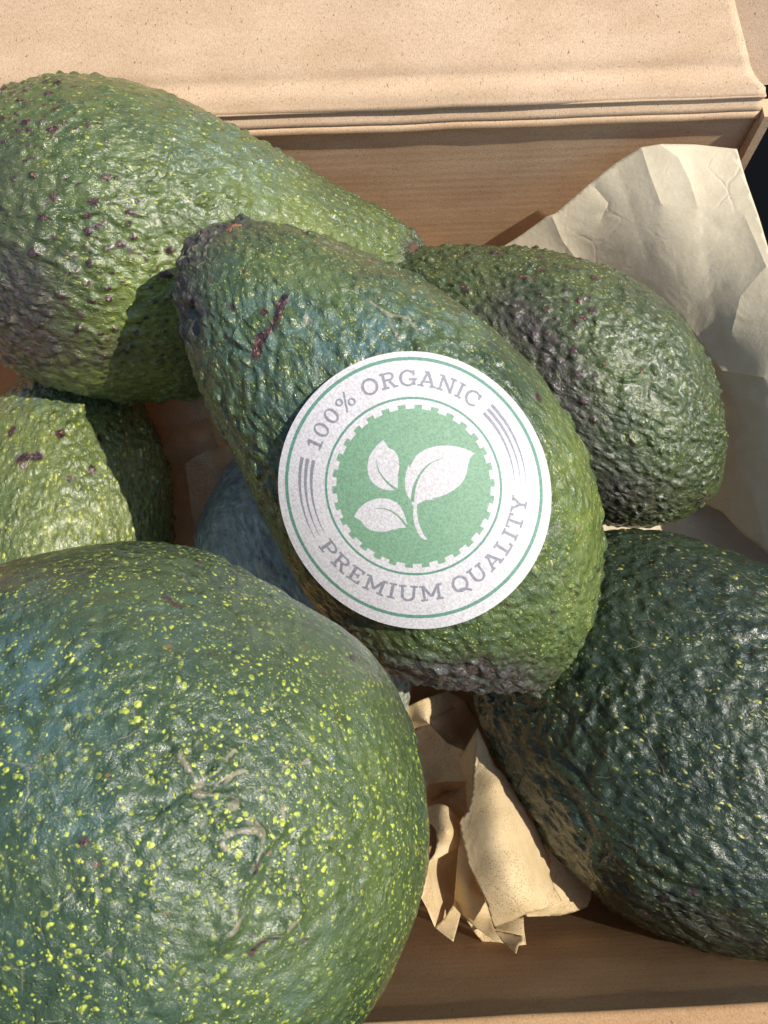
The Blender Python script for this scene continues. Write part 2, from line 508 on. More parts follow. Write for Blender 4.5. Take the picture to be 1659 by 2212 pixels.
# end of the back wall: the turned corner flap standing beyond it
slab('corner_flap', [(XR + 0.02, YB - 0.34, 0.0), (XR + 0.02, YB + 0.26, 0.0), (XR + 0.02, YB + 0.26, RIM - 0.25), (XR + 0.02, YB - 0.34, RIM - 0.25)][::-1], 0.25, CARD_WALL, n=(8, 30))
# front wall, leaning out, with its folded rim
YF0 = -1.95
pr = [(YF0, 0.0)] + [(YF0 + (YF - YF0) * t, RIM * t) for t in np.linspace(0.08, 0.96, 10)]
pr += [(YF + 0.06, RIM - 0.17), (YF + 0.02, RIM - 0.10), (YF + 0.05, RIM - 0.03), (YF + 0.02, RIM + 0.05), (YF - 0.08, RIM + 0.07), (YF - 0.14, RIM + 0.03),
       (YF - 0.20, RIM + 0.06), (YF - 0.32, RIM + 0.02), (YF - 0.42, RIM - 0.15)]
pr += [(YF - 0.44 + (YF0 - YF + 0.1) * t * 0, RIM - 0.3 - t * (RIM - 0.3)) for t in np.linspace(0, 1, 6)]
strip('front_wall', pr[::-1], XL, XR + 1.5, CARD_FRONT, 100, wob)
slab('left_wall', [(XL, YF, 0), (XL, YB, 0), (XL, YB, RIM), (XL, YF, RIM)], TH, CARD_WALL, bumps=0.04)
# unseen right wall along the front part, added to shade the gap and paper
slab('added_right_wall', [(XR + 1.2, YB - 3.6, 0), (XR + 1.2, YF, 0), (XR + 1.2, YF, RIM - 0.2), (XR + 1.2, YB - 3.6, RIM - 0.2)], TH, CARD_WALL, bumps=0.04)


# ------------------------------------------------------------------ avocados
def loft(E0, d0, E1, d1, left, right, depth=1.0, n=(2.0, 2.0), res=(360, 420), seed=0, sag=0.0):
    """smooth body: axis from the stem end E0 to the blossom end E1 (pixel + distance), outline points either side."""
    A, B = P(E0[0], E0[1], d0), P(E1[0], E1[1], d1)
    ax = B - A; L = np.linalg.norm(ax); ax /= L
    mid = (A + B) / 2; ray = mid - CAM; ray /= np.linalg.norm(ray)
    U = np.cross(ax, ray); U /= np.linalg.norm(U)          # image-plane perpendicular
    W = np.cross(U, ax); W /= np.linalg.norm(W)
    if W @ ray > 0: W = -W                                   # towards the lens
    e0, e1 = np.array(E0, float), np.array(E1, float)
    ea = e1 - e0; El = np.linalg.norm(ea); ea /= El
    ep = np.array([-ea[1], ea[0]])                           # pixel perpendicular
    up2 = np.array([U @ RIGHT, -(U @ UP)])
    if up2 @ ep < 0: U = -U
    def chain(pts):
        q = np.array(pts, float) - e0
        a = q @ ea / El; p = q @ ep
        k_ = (a > 0.03) & (a < 0.955); a, p = a[k_], p[k_]; o = np.argsort(a); a, p = a[o], p[o]
        g = p / (2 * np.sqrt(np.clip(a * (1 - a), 0.012, 1)))
        return a, g
    s = np.linspace(0, np.pi, res[0])
    a = (1 - np.cos(s)) / 2
    def fit(th, y, w, deg=6):
        u_ = 2 * th / np.pi - 1
        Vd = np.polynomial.chebyshev.chebvander(u_, deg); reg = np.diag([0, .02, .04, .06, .1, .15, .2][:deg + 1])
        k_ = np.linalg.lstsq(np.vstack([Vd * w[:, None], reg]), np.r_[y * w, np.zeros(deg + 1)], rcond=None)[0]
        return np.polynomial.chebyshev.chebvander(2 * s / np.pi - 1, deg) @ k_
    def ev(pts):
        ca, cg = chain(pts)
        th = np.arccos(1 - 2 * np.clip(ca, 0, 1))
        tt_ = np.linspace(th.min(), th.max(), 50); yy_ = np.interp(tt_, th, cg)
        tt_ = np.r_[0.1, tt_, np.pi - 0.1]; yy_ = np.r_[yy_[0], yy_, yy_[-1]]; w = np.r_[1.5, np.ones(50), 1.5]
        return fit(tt_, yy_, w) * np.sin(s)
    pl0, pr0 = ev(left), ev(right)
    if pl0.mean() > pr0.mean(): pl0, pr0 = pr0, pl0
    dd = d0 + (d1 - d0) * a
    ph = np.linspace(0, 2 * np.pi, res[1], endpoint=False)
    nn = (n[0] + (n[1] - n[0]) * sstep(0.1, 0.6, a))[:, None]
    c, s_ = np.cos(ph)[None, :], np.sin(ph)[None, :]
    rr = (np.abs(c) ** nn + np.abs(s_) ** nn) ** (-1 / nn)
    pl, pr_ = pl0.copy(), pr0.copy()
    kern2 = np.exp(-0.5 * (np.arange(-20, 21) / 7.0) ** 2); kern2 /= kern2.sum()
    for it in range(5):
        off = (pl + pr_) / 2 * dd / F; r = np.maximum((pr_ - pl) / 2 * dd / F, 1e-4)
        C0 = A + np.outer(a * L, ax) + off[:, None] * U - np.outer(sag * np.sin(s), W)
        V = C0[:, None, :] + (r[:, None] * rr * c)[..., None] * U + (r[:, None] * rr * s_ * depth)[..., None] * W
        if it == 4: print('OUTLINE', np.abs(eh[sl_]).max().round(1), np.abs(el_[sl_]).max().round(1)); break
        # compare the outline it gives with the outline wanted, station by station along the fruit
        x_, y_, _ = proj(V[::3, ::6].reshape(-1, 3)); q = np.c_[x_, y_] - e0
        qa, qp = q @ ea / El, q @ ep
        bins = np.linspace(0.03, 0.97, 36); hi, lo = np.full(36, np.nan), np.full(36, np.nan)
        for i_, bb in enumerate(bins):
            m = np.abs(qa - bb) < 0.02
            if m.any(): hi[i_], lo[i_] = qp[m].max(), qp[m].min()
        ok = ~np.isnan(hi)
        eh = np.interp(a, bins[ok], hi[ok]) - pr0; el_ = np.interp(a, bins[ok], lo[ok]) - pl0
        sl_ = (a > 0.06) & (a < 0.94)
        sn = np.sin(s[sl_])
        pr_ = pr_ - 0.8 * fit(s[sl_], eh[sl_] / sn, np.ones(sl_.sum()), 4) * np.sin(s)
        pl = pl - 0.8 * fit(s[sl_], el_[sl_] / sn, np.ones(sl_.sum()), 4) * np.sin(s)
    Nn = (c[..., None] * U + s_[..., None] * W / depth)
    Nn = Nn * np.sin(s)[:, None, None] * 1.0 - ax * (np.cos(s))[:, None, None] * 0.8
    Nn /= np.linalg.norm(Nn, axis=2)[..., None]
    return dict(V=V.reshape(-1, 3), N=Nn.reshape(-1, 3), res=res, A=A, B=B, ax=ax, U=U, W=W, L=L,
                a=np.repeat(a, res[1]), ph=np.tile(ph, res[0]), rr=np.repeat(r, res[1]))


def true_normals(b, V):
    nu, nv = b['res']; G = V.reshape(nu, nv, 3)
    du = np.gradient(G, axis=0); dv = np.roll(G, -1, 1) - np.roll(G, 1, 1)
    n = np.cross(du, dv); l = np.linalg.norm(n, axis=2)
    n = n / np.maximum(l, 1e-9)[..., None]
    n = n.reshape(-1, 3)
    sgn = np.sign(np.sum(n * b['N'], 1)); sgn[sgn == 0] = 1
    n *= np.sign(np.median(sgn))
    bad = (l.ravel() < 1e-7) | (b['a'] < 1e-4) | (b['a'] > 1 - 1e-4)
    n[bad] = b['N'][bad]
    return n


def local(b, V):
    q = V - b['A']
    return np.c_[q @ b['U'], q @ b['W'], q @ b['ax']]


def relief(b, V, seed, amp=0.03, scale=3.0, stretch=0.45, lump=0.06, ridge=0.5, lumps=0.35):
    """pebbled relief in cm; z of the local frame runs along the fruit"""
    q = local(b, V)
    w = np.c_[fbm(q * 0.8, seed + 50, 2), fbm(q * 0.8, seed + 60, 2), fbm(q * 0.8, seed + 70, 2)]
    qs = (q + 0.35 * w) * (1, 1, stretch)
    d1, d2, r1 = worley(qs * scale, seed)
    pebble = (1 - sstep(0.0, 0.72, d1)) * (0.25 + 1.0 * ((r1 * 5.7) % 1))
    rid = 1 - np.abs(fbm(qs * scale * 0.75, seed + 20, 3)) * 2.2
    big = fbm(q * lumps, seed + 30, 2)
    fine = fbm(qs * scale * 2.3, seed + 40, 2)
    patch = 0.55 + 0.75 * sstep(-0.35, 0.4, fbm(q * 0.35, seed + 80, 2))
    return amp * patch * (pebble * (1 - ridge) * 1.8 + rid * ridge + 0.30 * fine) + lump * big, q


def warts(q, seed, scale, size, keep, stretch=0.7):
    d1, d2, r1 = worley(q * (1, 1, stretch) * scale, seed)
    rad = 1.45 * size * (0.35 + 0.9 * ((r1 * 7.13) % 1))
    wob_ = 0.10 * vnoise(q * scale * 3.1, seed + 4)
    return np.clip((rad - d1 - wob_) / rad * 1.6, 0, 1) * (r1 < keep)


def gs(x, y, cx, cy, rx, ry=None, ang=0.0):
    ry = ry or rx
    c, s = math.cos(R(ang)), math.sin(R(ang))
    dx, dy = x - cx, y - cy
    return np.exp(-(((dx * c + dy * s) / rx) ** 2 + ((-dx * s + dy * c) / ry) ** 2))


def segdist(x, y, pts, w):
    """closeness (0..1) to a poly-line on the skin"""
    out = np.zeros(len(x))
    for (a, b) in zip(pts[:-1], pts[1:]):
        a = np.array(a, float); b = np.array(b, float); d = b - a
        t = np.clip(((x - a[0]) * d[0] + (y - a[1]) * d[1]) / (d @ d), 0, 1)
        r = np.hypot(x - a[0] - d[0] * t, y - a[1] - d[1] * t)
        out = np.maximum(out, np.exp(-(r / w) ** 2))
    return out


def avocado(b, mat, label, seed, rel, marks=None, group='avocados piled in the box', name='avocado'):
    V = b['V']
    n = true_normals(b, V)
    h, q = relief(b, V, seed, **rel)
    x, y, d = proj(V)
    front = sstep(-0.1, 0.15, -np.sum(n * ((V - CAM) / np.linalg.norm(V - CAM, axis=1)[:, None]), 1))
    at = dict(cork=np.zeros(len(V)), dark=np.zeros(len(V)), bloom_sky=np.zeros(len(V)), lit_lime=np.zeros(len(V)), scratch=np.zeros(len(V)))
    if marks: h = marks(b, q, x, y, front, h, at)
    endfade = sstep(0.0, 0.012, b['a']) * sstep(0.0, 0.006, 1 - b['a'])
    V2 = V + n * (h * endfade)[:, None]
    for k in at: at[k] = np.clip(at[k], 0, 1)
    # frame of the thing: lowest point of the fruit, z along the fruit
    low = V2[np.argmin(V2[:, 2])]
    X, Y, Z = b['U'], b['W'], b['ax']
    if np.dot(np.cross(X, Y), Z) < 0: X = -X
    M = Matrix(((X[0], Y[0], Z[0], low[0] * CM), (X[1], Y[1], Z[1], low[1] * CM), (X[2], Y[2], Z[2], low[2] * CM), (0, 0, 0, 1)))
    t = thing(name, label, 'avocado', M, group)
    nu, nv = b['res']
    f = grid_faces(nu, nv, True)
    o = mesh_np('skin', V2, f, mat, t, True, M, at)
    # closed surface with outward normals
    c = V2.mean(0); fi = f[len(f) // 2]
    fn = np.cross(V2[fi[1]] - V2[fi[0]], V2[fi[3]] - V2[fi[0]])
    if fn @ (V2[fi].mean(0) - c) < 0: o.data.flip_normals()
    b['V2'], b['M'], b['thing'], b['px'] = V2, M, t, (x, y, front)
    return t


STEM_WOOD = plain_mat('dried_stem', (0.05, 0.03, 0.02, 1), (0.20, 0.11, 0.06, 1), 0.8, 30, 0.0006)


def scar(b, name, px, py, r, mat, hgt=0.06, rough=0.35, seed=1, squash=1.0, hollow=0.0, ang=0.0):
    """a small woody disc grown on the skin at a place on the fruit"""
    x, y, fr = b['px']; V = b['V2']
    dd = (x - px) ** 2 + (y - py) ** 2 + (fr < 0.5) * 1e9
    i = int(np.argmin(dd)); c = V[i]
    near = np.argsort(((V - c) ** 2).sum(1))[:400]
    q = V[near] - V[near].mean(0)
    u_, s_, vt = np.linalg.svd(q, full_matrices=False)
    nr = vt[2]; cen = V2c = b['V2'].mean(0)
    if nr @ (c - cen) < 0: nr = -nr
    t1 = np.cross(nr, b['ax']); t1 /= np.linalg.norm(t1); t2 = np.cross(nr, t1)
    nr_, nt = 14, 40
    rad = np.linspace(0.001, 1, nr_)[:, None]; th = np.linspace(0, 2 * np.pi, nt, endpoint=False)[None, :] + ang
    w = 1 + rough * fbm(np.c_[np.cos(th).ravel() * 1.6, np.sin(th).ravel() * 1.6, np.full(nt, seed * 3.1)], seed, 3)[None, :]
    X = (rad * w * np.cos(th)) * r; Y = (rad * w * np.sin(th)) * r * squash
    Z = hgt * (1 - rad ** 3.0) * np.ones_like(th) - hgt * hollow * np.exp(-(rad / 0.5) ** 2) * np.ones_like(th) - 0.05 * (rad > 0.99)
    pts = c + X[..., None] * t1 + Y[..., None] * t2 + Z[..., None] * nr
    pts = pts.reshape(-1, 3)
    pts += nr * (0.35 * hgt * fbm(pts * 9, seed + 5, 3))[:, None]
    f = grid_faces(nr_, nt, True)
    o = mesh_np(name, pts, f, mat, b['thing'], True, b['M'])
    fi = f[len(f) // 2]
    if np.cross(pts[fi[1]] - pts[fi[0]], pts[fi[3]] - pts[fi[0]]) @ nr < 0: o.data.flip_normals()
    return o


# --- skins
YEL = (0.42, 0.50, 0.06, 1)
SK_C = skin_mat('skin_centre', (0.074, 0.110, 0.032, 1), (0.020, 0.044, 0.020, 1), (0.46, 0.46, 0.09, 1), 13, 0.14, 0.85, 0.14, 0.30)
SK_TL = skin_mat('skin_top_left', (0.100, 0.138, 0.036, 1), (0.034, 0.060, 0.024, 1), (0.46, 0.48, 0.07, 1), 10, 0.14, 0.75, 0.08, 0.28, pit=0.8)
SK_BR = skin_mat('skin_back_right', (0.072, 0.100, 0.030, 1), (0.024, 0.040, 0.016, 1), (0.38, 0.40, 0.10, 1), 14, 0.15, 0.85, 0.08, 0.32)
SK_RD = skin_mat('skin_right_dark', (0.034, 0.052, 0.021, 1), (0.009, 0.019, 0.011, 1), (0.42, 0.39, 0.08, 1), 7.5, 0.125, 0.7, 0.06, 0.30, pit=0.8)
SK_BL = skin_mat('skin_bottom_left', (0.058, 0.090, 0.036, 1), (0.024, 0.050, 0.026, 1), (0.56, 0.63, 0.07, 1), 10.5, 0.155, 1.0, 0.14, 0.34, pit=0.6, stretch=0.85)
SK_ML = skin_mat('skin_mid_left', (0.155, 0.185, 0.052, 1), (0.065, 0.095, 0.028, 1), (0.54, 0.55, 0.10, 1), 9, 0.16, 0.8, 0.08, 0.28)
SK_DB = skin_mat('skin_deep', (0.42, 0.43, 0.34, 1), (0.15, 0.165, 0.13, 1), (0.3, 0.34, 0.2, 1), 8, 0.12, 0.4, 0.1, 0.36)

# --- centre, with the round label
bC = loft((420, 505), 18.3, (1150, 1512), 20.4,
          [(372, 600), (385, 700), (430, 850), (500, 960), (540, 1060), (600, 1170), (660, 1290), (720, 1370), (800, 1430), (900, 1480), (1000, 1510), (1060, 1516), (1130, 1512)],
          [(470, 470), (540, 462), (640, 480), (760, 530), (880, 580), (1000, 650), (1120, 760), (1200, 860), (1275, 1000), (1303, 1100), (1312, 1200), (1306, 1300), (1275, 1400), (1210, 1470)],
          depth=0.88, n=(2.05, 2.55), res=(420, 460))


def marks_C(b, q, x, y, fr, h, at):
    w1 = worley(q * (1, 1, .7) * 4.2, 5)[0]
    at['dark'] += 1.8 * fr * np.clip(gs(x, y, 358, 610, 46, 160) + gs(x, y, 420, 505, 60, 60) + 0.9 * gs(x, y, 395, 680, 45, 70) + gs(x, y, 480, 465, 70, 26, 0), 0, 1) * (0.75 + 0.5 * vnoise(q * 3, 3))
    at['dark'] += 0.9 * fr * (gs(x, y, 900, 1480, 150, 50, 25) + 0.8 * gs(x, y, 740, 1370, 70, 60, 40) + 1.6 * gs(x, y, 1040, 1480, 150, 55))
    streak = segdist(x, y, [(612, 645), (600, 690), (590, 705), (560, 735), (553, 765)], 11)
    at['cork'] += np.clip(streak * 1.5 - 0.8 * (vnoise(q * 6, 15) + 0.35), 0, 1) * fr
    at['cork'] += 0.8 * warts(q, 77, 3.2, 0.20, 0.14) * fr
    at['scratch'] += fr * (segdist(x, y, [(800, 655), (835, 680), (880, 690), (900, 715)], 3) + segdist(x, y, [(835, 680), (850, 715), (862, 735)], 3)
                           + segdist(x, y, [(395, 560), (440, 520), (450, 500)], 7) * (vnoise(q * (3, 14, 14), 31) > 0.1)
                           + segdist(x, y, [(440, 548), (452, 520), (500, 470), (560, 466)], 5) * (vnoise(q * (14, 4, 14), 32) > 0.15))
    at['bloom_sky'] += fr * (0.5 * gs(x, y, 720, 740, 180, 90, 20) + 0.3 * gs(x, y, 560, 790, 80, 190, -25) + .4 * gs(x, y, 880, 700, 200, 60))  # bluish sky glint painted in together with the wax
    at['lit_lime'] += fr * (.55 * gs(x, y, 1265, 1080, 70, 260, -8) + .28 * gs(x, y, 1210, 1330, 130, 120) + .25 * gs(x, y, 640, 600, 200, 60, 20))
    # pit beside the stem end
    h -= 0.16 * gs(x, y, 412, 676, 15, 20) * fr
    h += 0.05 * (gs(x, y, 400, 650, 26, 14) + gs(x, y, 395, 712, 22, 12)) * fr
    at['dark'] += gs(x, y, 410, 675, 26) * fr
    h += 0.10 * np.clip(at['dark'], 0, 1) * fbm(q * 3.6, 44, 3) - 0.08 * gs(x, y, 1030, 1450, 40, 18)
    for an in range(-80, 81, 20):
        h -= 0.03 * segdist(x, y, [(1030 + 30 * math.sin(R(an)), 1448 - 20 * math.cos(R(an))), (1030 + 150 * math.sin(R(an)), 1448 - 95 * math.cos(R(an)))], 8) * fr
    return h


avocado(bC, SK_C, 'large green avocado on top of the pile wearing the round printed paper label', 11,
        dict(amp=0.054, scale=4.0, stretch=0.42, lump=0.05, ridge=0.34), marks_C)
scar(bC, 'stem_scar', 408, 676, 0.15, STEM_WOOD, -0.03, 0.4, 3)
ORANGE = plain_mat('orange_scab', (0.26, 0.09, 0.035, 1), (0.44, 0.19, 0.09, 1), 0.6, 18, 0.0005)
scar(bC, 'scab', 505, 492, 0.16, ORANGE, 0.03, 0.8, 9, 0.6)
BLOSSOM = plain_mat('blossom_end', (0.022, 0.016, 0.017, 1), (0.11, 0.07, 0.05, 1), 0.6, 14, 0.0012)
scar(bC, 'blossom_scar', 1030, 1452, 0.40, BLOSSOM, 0.07, 0.9, 21, 0.5, 0.9)

# --- top left
bTL = loft((932, 572), 24.8, (-215, 470), 21.4,
           [(915, 528), (885, 486), (800, 436), (700, 380), (600, 320), (520, 275), (430, 230), (340, 195), (250, 175), (150, 162), (60, 170), (0, 190), (-80, 240), (-160, 330)],
           [(898, 600), (820, 690), (700, 770), (550, 830), (400, 862), (260, 864), (180, 855), (100, 830), (0, 790), (-100, 715), (-180, 610)],
           depth=0.86, res=(420, 440))


def marks_TL(b, q, x, y, fr, h, at):
    zone = np.clip(gs(x, y, 20, 360, 200, 190) + gs(x, y, 60, 660, 170, 150) + 0.4 * gs(x, y, 300, 620, 280, 200), 0, 1)
    w = warts(q, 21, 4.2, 0.30, 0.8) * fr
    w2 = warts(q, 22, 7.0, 0.28, 0.6) * fr
    at['cork'] += w * (zone > 0.32) + w2 * (zone > 0.2) * 0.9
    h += 0.05 * w * (zone > 0.3) + 0.03 * w2
    at['dark'] += fr * (1.5 * gs(x, y, 0, 650, 130, 120) + .7 * gs(x, y, 130, 770, 230, 60) + .5 * gs(x, y, 10, 380, 90, 130) + 1.2 * gs(x, y, 895, 550, 26, 46))
    at['lit_lime'] += fr * (.8 * gs(x, y, 320, 690, 110, 150) + .5 * gs(x, y, 620, 480, 200, 60, 30) + .4 * gs(x, y, 180, 800, 220, 60))
    # raised folds of skin in the lit middle
    for pts, a_ in (([(160, 470), (205, 455), (260, 420)], .05), ([(205, 375), (240, 350), (300, 352), (350, 370)], .035), ([(215, 450), (262, 485), (300, 495), (316, 512)], .07),
                    ([(328, 508), (365, 495), (400, 505)], .06), ([(240, 400), (300, 398), (350, 420), (395, 425)], .04), ([(330, 440), (360, 445), (395, 460)], .045),
                    ([(0, 510), (70, 545), (120, 560), (160, 590)], .07), ([(240, 370), (262, 385), (300, 372)], .03)):
        h += a_ * segdist(x + 5 * vnoise(q * 3, 8), y + 5 * vnoise(q * 3, 18), pts, 9) * fr
    at['bloom_sky'] += 0.4 * fr * gs(x, y, 500, 330, 150, 80, 30)
    return h


avocado(bTL, SK_TL, 'bright green avocado at the top left whose narrow end points at the back wall', 41,
        dict(amp=0.068, scale=3.9, stretch=0.6, lump=0.07, ridge=0.22), marks_TL)
scar(bTL, 'stem_scar', 895, 548, 0.3, STEM_WOOD, 0.03, 0.3, 5, 0.7)

# --- back right
bBR = loft((775, 560), 24.6, (1545, 1066), 24.2,
           [(900, 528), (1000, 522), (1100, 529), (1200, 543), (1290, 564), (1370, 600), (1450, 660), (1510, 730), (1550, 810), (1575, 900), (1572, 990)],
           [(790, 690), (860, 800), (960, 900), (1080, 1010), (1200, 1090), (1300, 1130), (1380, 1143), (1430, 1145), (1480, 1130), (1520, 1095)],
           depth=0.9, res=(380, 420))


def marks_BR(b, q, x, y, fr, h, at):
    w = warts(q, 31, 4.2, 0.33, 0.6) * fr
    zone = gs(x, y, 1120, 660, 110, 120) + gs(x, y, 1200, 780, 170, 110, 60) + gs(x, y, 1300, 590, 60, 30)
    at['cork'] += w * (zone > 0.3) + .8 * warts(q, 33, 3, .3, .3) * fr * (gs(x, y, 1480, 960, 140) > .3) * 0.6
    at['dark'] += fr * (0.75 * gs(x, y, 1110, 680, 80, 55, 20) + .65 * gs(x, y, 1330, 1080, 160, 70) + .6 * gs(x, y, 1250, 900, 60, 170, -25) + .55 * gs(x, y, 1180, 770, 100, 60, 40) + .5 * gs(x, y, 1440, 640, 90, 20, 45))
    h += 0.035 * w * (zone > .3) + 0.035 * gs(x, y, 1420, 900, 150) * fbm(q * 2.6, 3, 3)
    return h


avocado(bBR, SK_BR, 'olive green avocado with brown speckles leaning on the crumpled paper by the back wall', 61,
        dict(amp=0.058, scale=4.2, stretch=0.7, lump=0.05, ridge=0.3), marks_BR)
scar(bBR, 'scab', 1385, 803, 0.09, STEM_WOOD, 0.03, 0.8, 12, 0.4)
scar(bBR, 'blossom_scar', 1515, 1080, 0.2, BLOSSOM, 0.05, 0.5, 14, 0.6, 0.4)

# --- right, dark
bRD = loft((1000, 1290), 24.8, (2110, 1930), 20.0,
           [(1120, 1190), (1220, 1148), (1340, 1134), (1420, 1142), (1500, 1165), (1600, 1200), (1659, 1222), (1800, 1300), (1950, 1420), (2060, 1600)],
           [(985, 1420), (1018, 1530), (1045, 1620), (1090, 1700), (1130, 1760), (1200, 1850), (1260, 1910), (1330, 1960), (1420, 2015), (1530, 2058), (1659, 2085), (1800, 2100), (1950, 2080), (2060, 2010)],
           depth=0.88, res=(400, 440))


def marks_RD(b, q, x, y, fr, h, at):
    w = warts(q, 51, 2.2, 0.28, 0.55) * fr
    at['cork'] += .9 * warts(q, 57, 3.6, .26, .6) * fr * (gs(x, y, 1530, 2000, 240, 80, 25) > .35)
    at['dark'] += .6 * fr * gs(x, y, 1560, 2010, 200, 50, 20)
    h += 0.07 * warts(q, 53, 2.0, 0.30, 0.5) * fr * 0.6
    rdg = 1 - np.abs(fbm(q * (2.2, 2.2, 0.9), 90, 2)) * 2.5
    h += 0.045 * np.clip(rdg, -0.5, 1) * gs(x, y, 1480, 1330, 330, 190, 20) * fr
    return h


avocado(bRD, SK_RD, 'darkest avocado, deep bluish green, at the right edge beside the front wall', 71,
        dict(amp=0.095, scale=2.6, stretch=0.5, lump=0.06, ridge=0.6), marks_RD)

# --- bottom left, seen on its blossom end
def turned(E0, d0, E1, d1, rad, prof, ratio, res):
    """a fruit seen nearly end-on: radius along the axis from a short table"""
    A, B = P(E0[0], E0[1], d0), P(E1[0], E1[1], d1)
    ax = B - A; L = np.linalg.norm(ax); ax /= L
    U = np.cross(ax, -FWD); U /= np.linalg.norm(U); W = np.cross(U, ax)
    s = np.linspace(0, np.pi, res[0]); a = (1 - np.cos(s)) / 2
    g_ = np.interp(a, *zip(*prof)); kern = np.exp(-0.5 * (np.arange(-60, 61) / 22.0) ** 2); kern /= kern.sum()
    r = rad * np.sin(s) * np.convolve(np.pad(g_, 60, mode='edge'), kern, 'valid')
    ph = np.linspace(0, 2 * np.pi, res[1], endpoint=False); c, s_ = np.cos(ph)[None, :, None], np.sin(ph)[None, :, None]
    V = (A + np.outer(a * L, ax))[:, None, :] + r[:, None, None] * (c * U + ratio * s_ * W)
    Nn = (c * U + s_ * W) * np.sin(s)[:, None, None] - ax * np.cos(s)[:, None, None]
    return dict(V=V.reshape(-1, 3), N=Nn.reshape(-1, 3), res=res, A=A, B=B, ax=ax, U=U, W=W, L=L, a=np.repeat(a, res[1]), ph=np.tile(ph, res[0]), rr=np.repeat(r, res[1]))


bBL = turned((92, 1836), 18.4, (606, 1674), 10.5, 4.33, [(0, .87), (.25, .93), (.5, .95), (.7, 1.0), (1, 1.10)], 0.96, (440, 520))


def marks_BL(b, q, x, y, fr, h, at):
    c = (440, 1700)
    ang = np.arctan2(y - c[1], x - c[0]); rad = np.hypot(x - c[0], y - c[1])
    fadeR = np.exp(-(rad / 130) ** 2)
    h += fr * (-0.10 * np.exp(-(rad / 26) ** 2) + 0.035 * np.exp(-((rad - 62) / 34) ** 2))
    X = x + 16 * vnoise(q * 2.2, 8) + 5 * vnoise(q * 7, 9); Y = y + 16 * vnoise(q * 2.2, 18) + 5 * vnoise(q * 7, 19)
    for pts, a_, w_ in (([(440, 1700), (470, 1640), (490, 1620)], .06, 8), ([(455, 1705), (520, 1675), (600, 1655), (660, 1640)], .04, 11), ([(430, 1712), (500, 1750), (550, 1800)], .05, 9),
                        ([(550, 1800), (555, 1830), (540, 1880), (520, 1930)], .035, 9), ([(425, 1690), (400, 1640), (375, 1590)], .05, 9), ([(410, 1710), (350, 1740), (300, 1752)], -.05, 9),
                        ([(470, 1770), (500, 1800), (550, 1800)], .04, 8), ([(560, 1870), (600, 1900), (620, 1980), (560, 2030)], .035, 12), ([(340, 1260), (390, 1300), (440, 1335)], .02, 7),
                        ([(500, 1960), (505, 2000), (480, 2030)], .05, 12), ([(440, 1700), (425, 1660), (430, 1600)], .05, 7), ([(455, 1715), (520, 1720), (575, 1690)], .05, 8), ([(500, 1750), (470, 1800), (520, 1850)], .04, 9), ([(620, 1740), (600, 1800), (560, 1830)], .04, 6), ([(640, 1900), (650, 1960), (600, 2010)], .05, 10), ([(350, 1700), (250, 1660), (120, 1655)], -.03, 14), ([(400, 1640), (330, 1560), (230, 1530)], -.03, 14)):
        s_ = (0.65 * segdist(X, Y, pts, w_ * 0.9) + 0.6 * segdist(X, Y, pts, w_ * 2.4)) * fr
        h += 0.9 * a_ * s_
        if a_ >= .04: at['scratch'] += 0.85 * segdist(X, Y, pts, w_ * 0.9) * fr * sstep(-0.25, 0.35, vnoise(q * (9, 5, 9), 5))
    web = [([(440, 1702), (428, 1690), (455, 1668), (478, 1655), (492, 1618)], 5), ([(425, 1712), (470, 1716), (530, 1752), (562, 1796)], 6), ([(562, 1796), (558, 1828), (540, 1868)], 7), ([(420, 1700), (440, 1722), (462, 1700), (470, 1680)], 6),
           ([(470, 1690), (540, 1668), (610, 1652), (668, 1650)], 4), ([(425, 1690), (405, 1650), (392, 1612)], 4), ([(500, 1752), (505, 1790), (548, 1806)], 3.5), ([(535, 1960), (505, 1990), (500, 2010)], 5), ([(610, 1930), (640, 1960), (655, 2020), (612, 2040)], 4),
           ([(610, 2040), (580, 2050), (560, 2085)], 5), ([(330, 2000), (420, 2005), (470, 2010)], 4), ([(330, 1940), (350, 1860), (370, 1830)], 4), ([(600, 1740), (612, 1700), (640, 1640)], 3), ([(700, 1820), (730, 1780), (760, 1760)], 3)]
    for pts, w_ in web:
        k1 = segdist(X, Y, pts, w_) * fr
        k2 = segdist(X, Y, pts, w_ * 0.6) * fr
        at['scratch'] += 0.62 * k2 * sstep(-0.45, 0.35, vnoise(q * (9, 5, 9), 25)) + 0.18 * k1; h += 0.016 * segdist(X, Y, pts, w_ * 1.6) * fr
    # smooth darker lobes between the ribs of the star
    for px_, py_, rx_, ry_, an_ in ((425, 1640, 18, 42, -20), (500, 1690, 62, 24, -28), (520, 1710, 60, 26, -10), (510, 1770, 34, 20, 35), (360, 1700, 50, 20, 10), (440, 1700, 16, 10, 0)):
        h -= 0.045 * gs(x, y, px_, py_, rx_, ry_, an_) * fr
    at['cork'] += fr * (segdist(X, Y, [(352, 1282), (385, 1302)], 5) + segdist(X, Y, [(545, 1860), (548, 1880)], 6) + segdist(X, Y, [(600, 2020), (560, 2040), (548, 2060)], 6)) * .8
    at['cork'] += .85 * fr * warts(q, 95, 1.5, .10, .5)
    at['bloom_sky'] += fr * (0.5 * gs(x, y, 90, 1560, 140, 170, 20) + .3 * gs(x, y, 140, 1780, 130, 60) + .3 * gs(x, y, 20, 1420, 120))  # sky reflection on the left flank, painted as blue-grey
    at['lit_lime'] += fr * (.28 * gs(x, y, 790, 1680, 130, 300, -10) + .2 * gs(x, y, 700, 2050, 200, 200))
    h -= 0.30 * gs(x, y, 600, 1265, 260, 130)
    h += 0.22 * gs(x, y, -80, 1270, 220, 130)
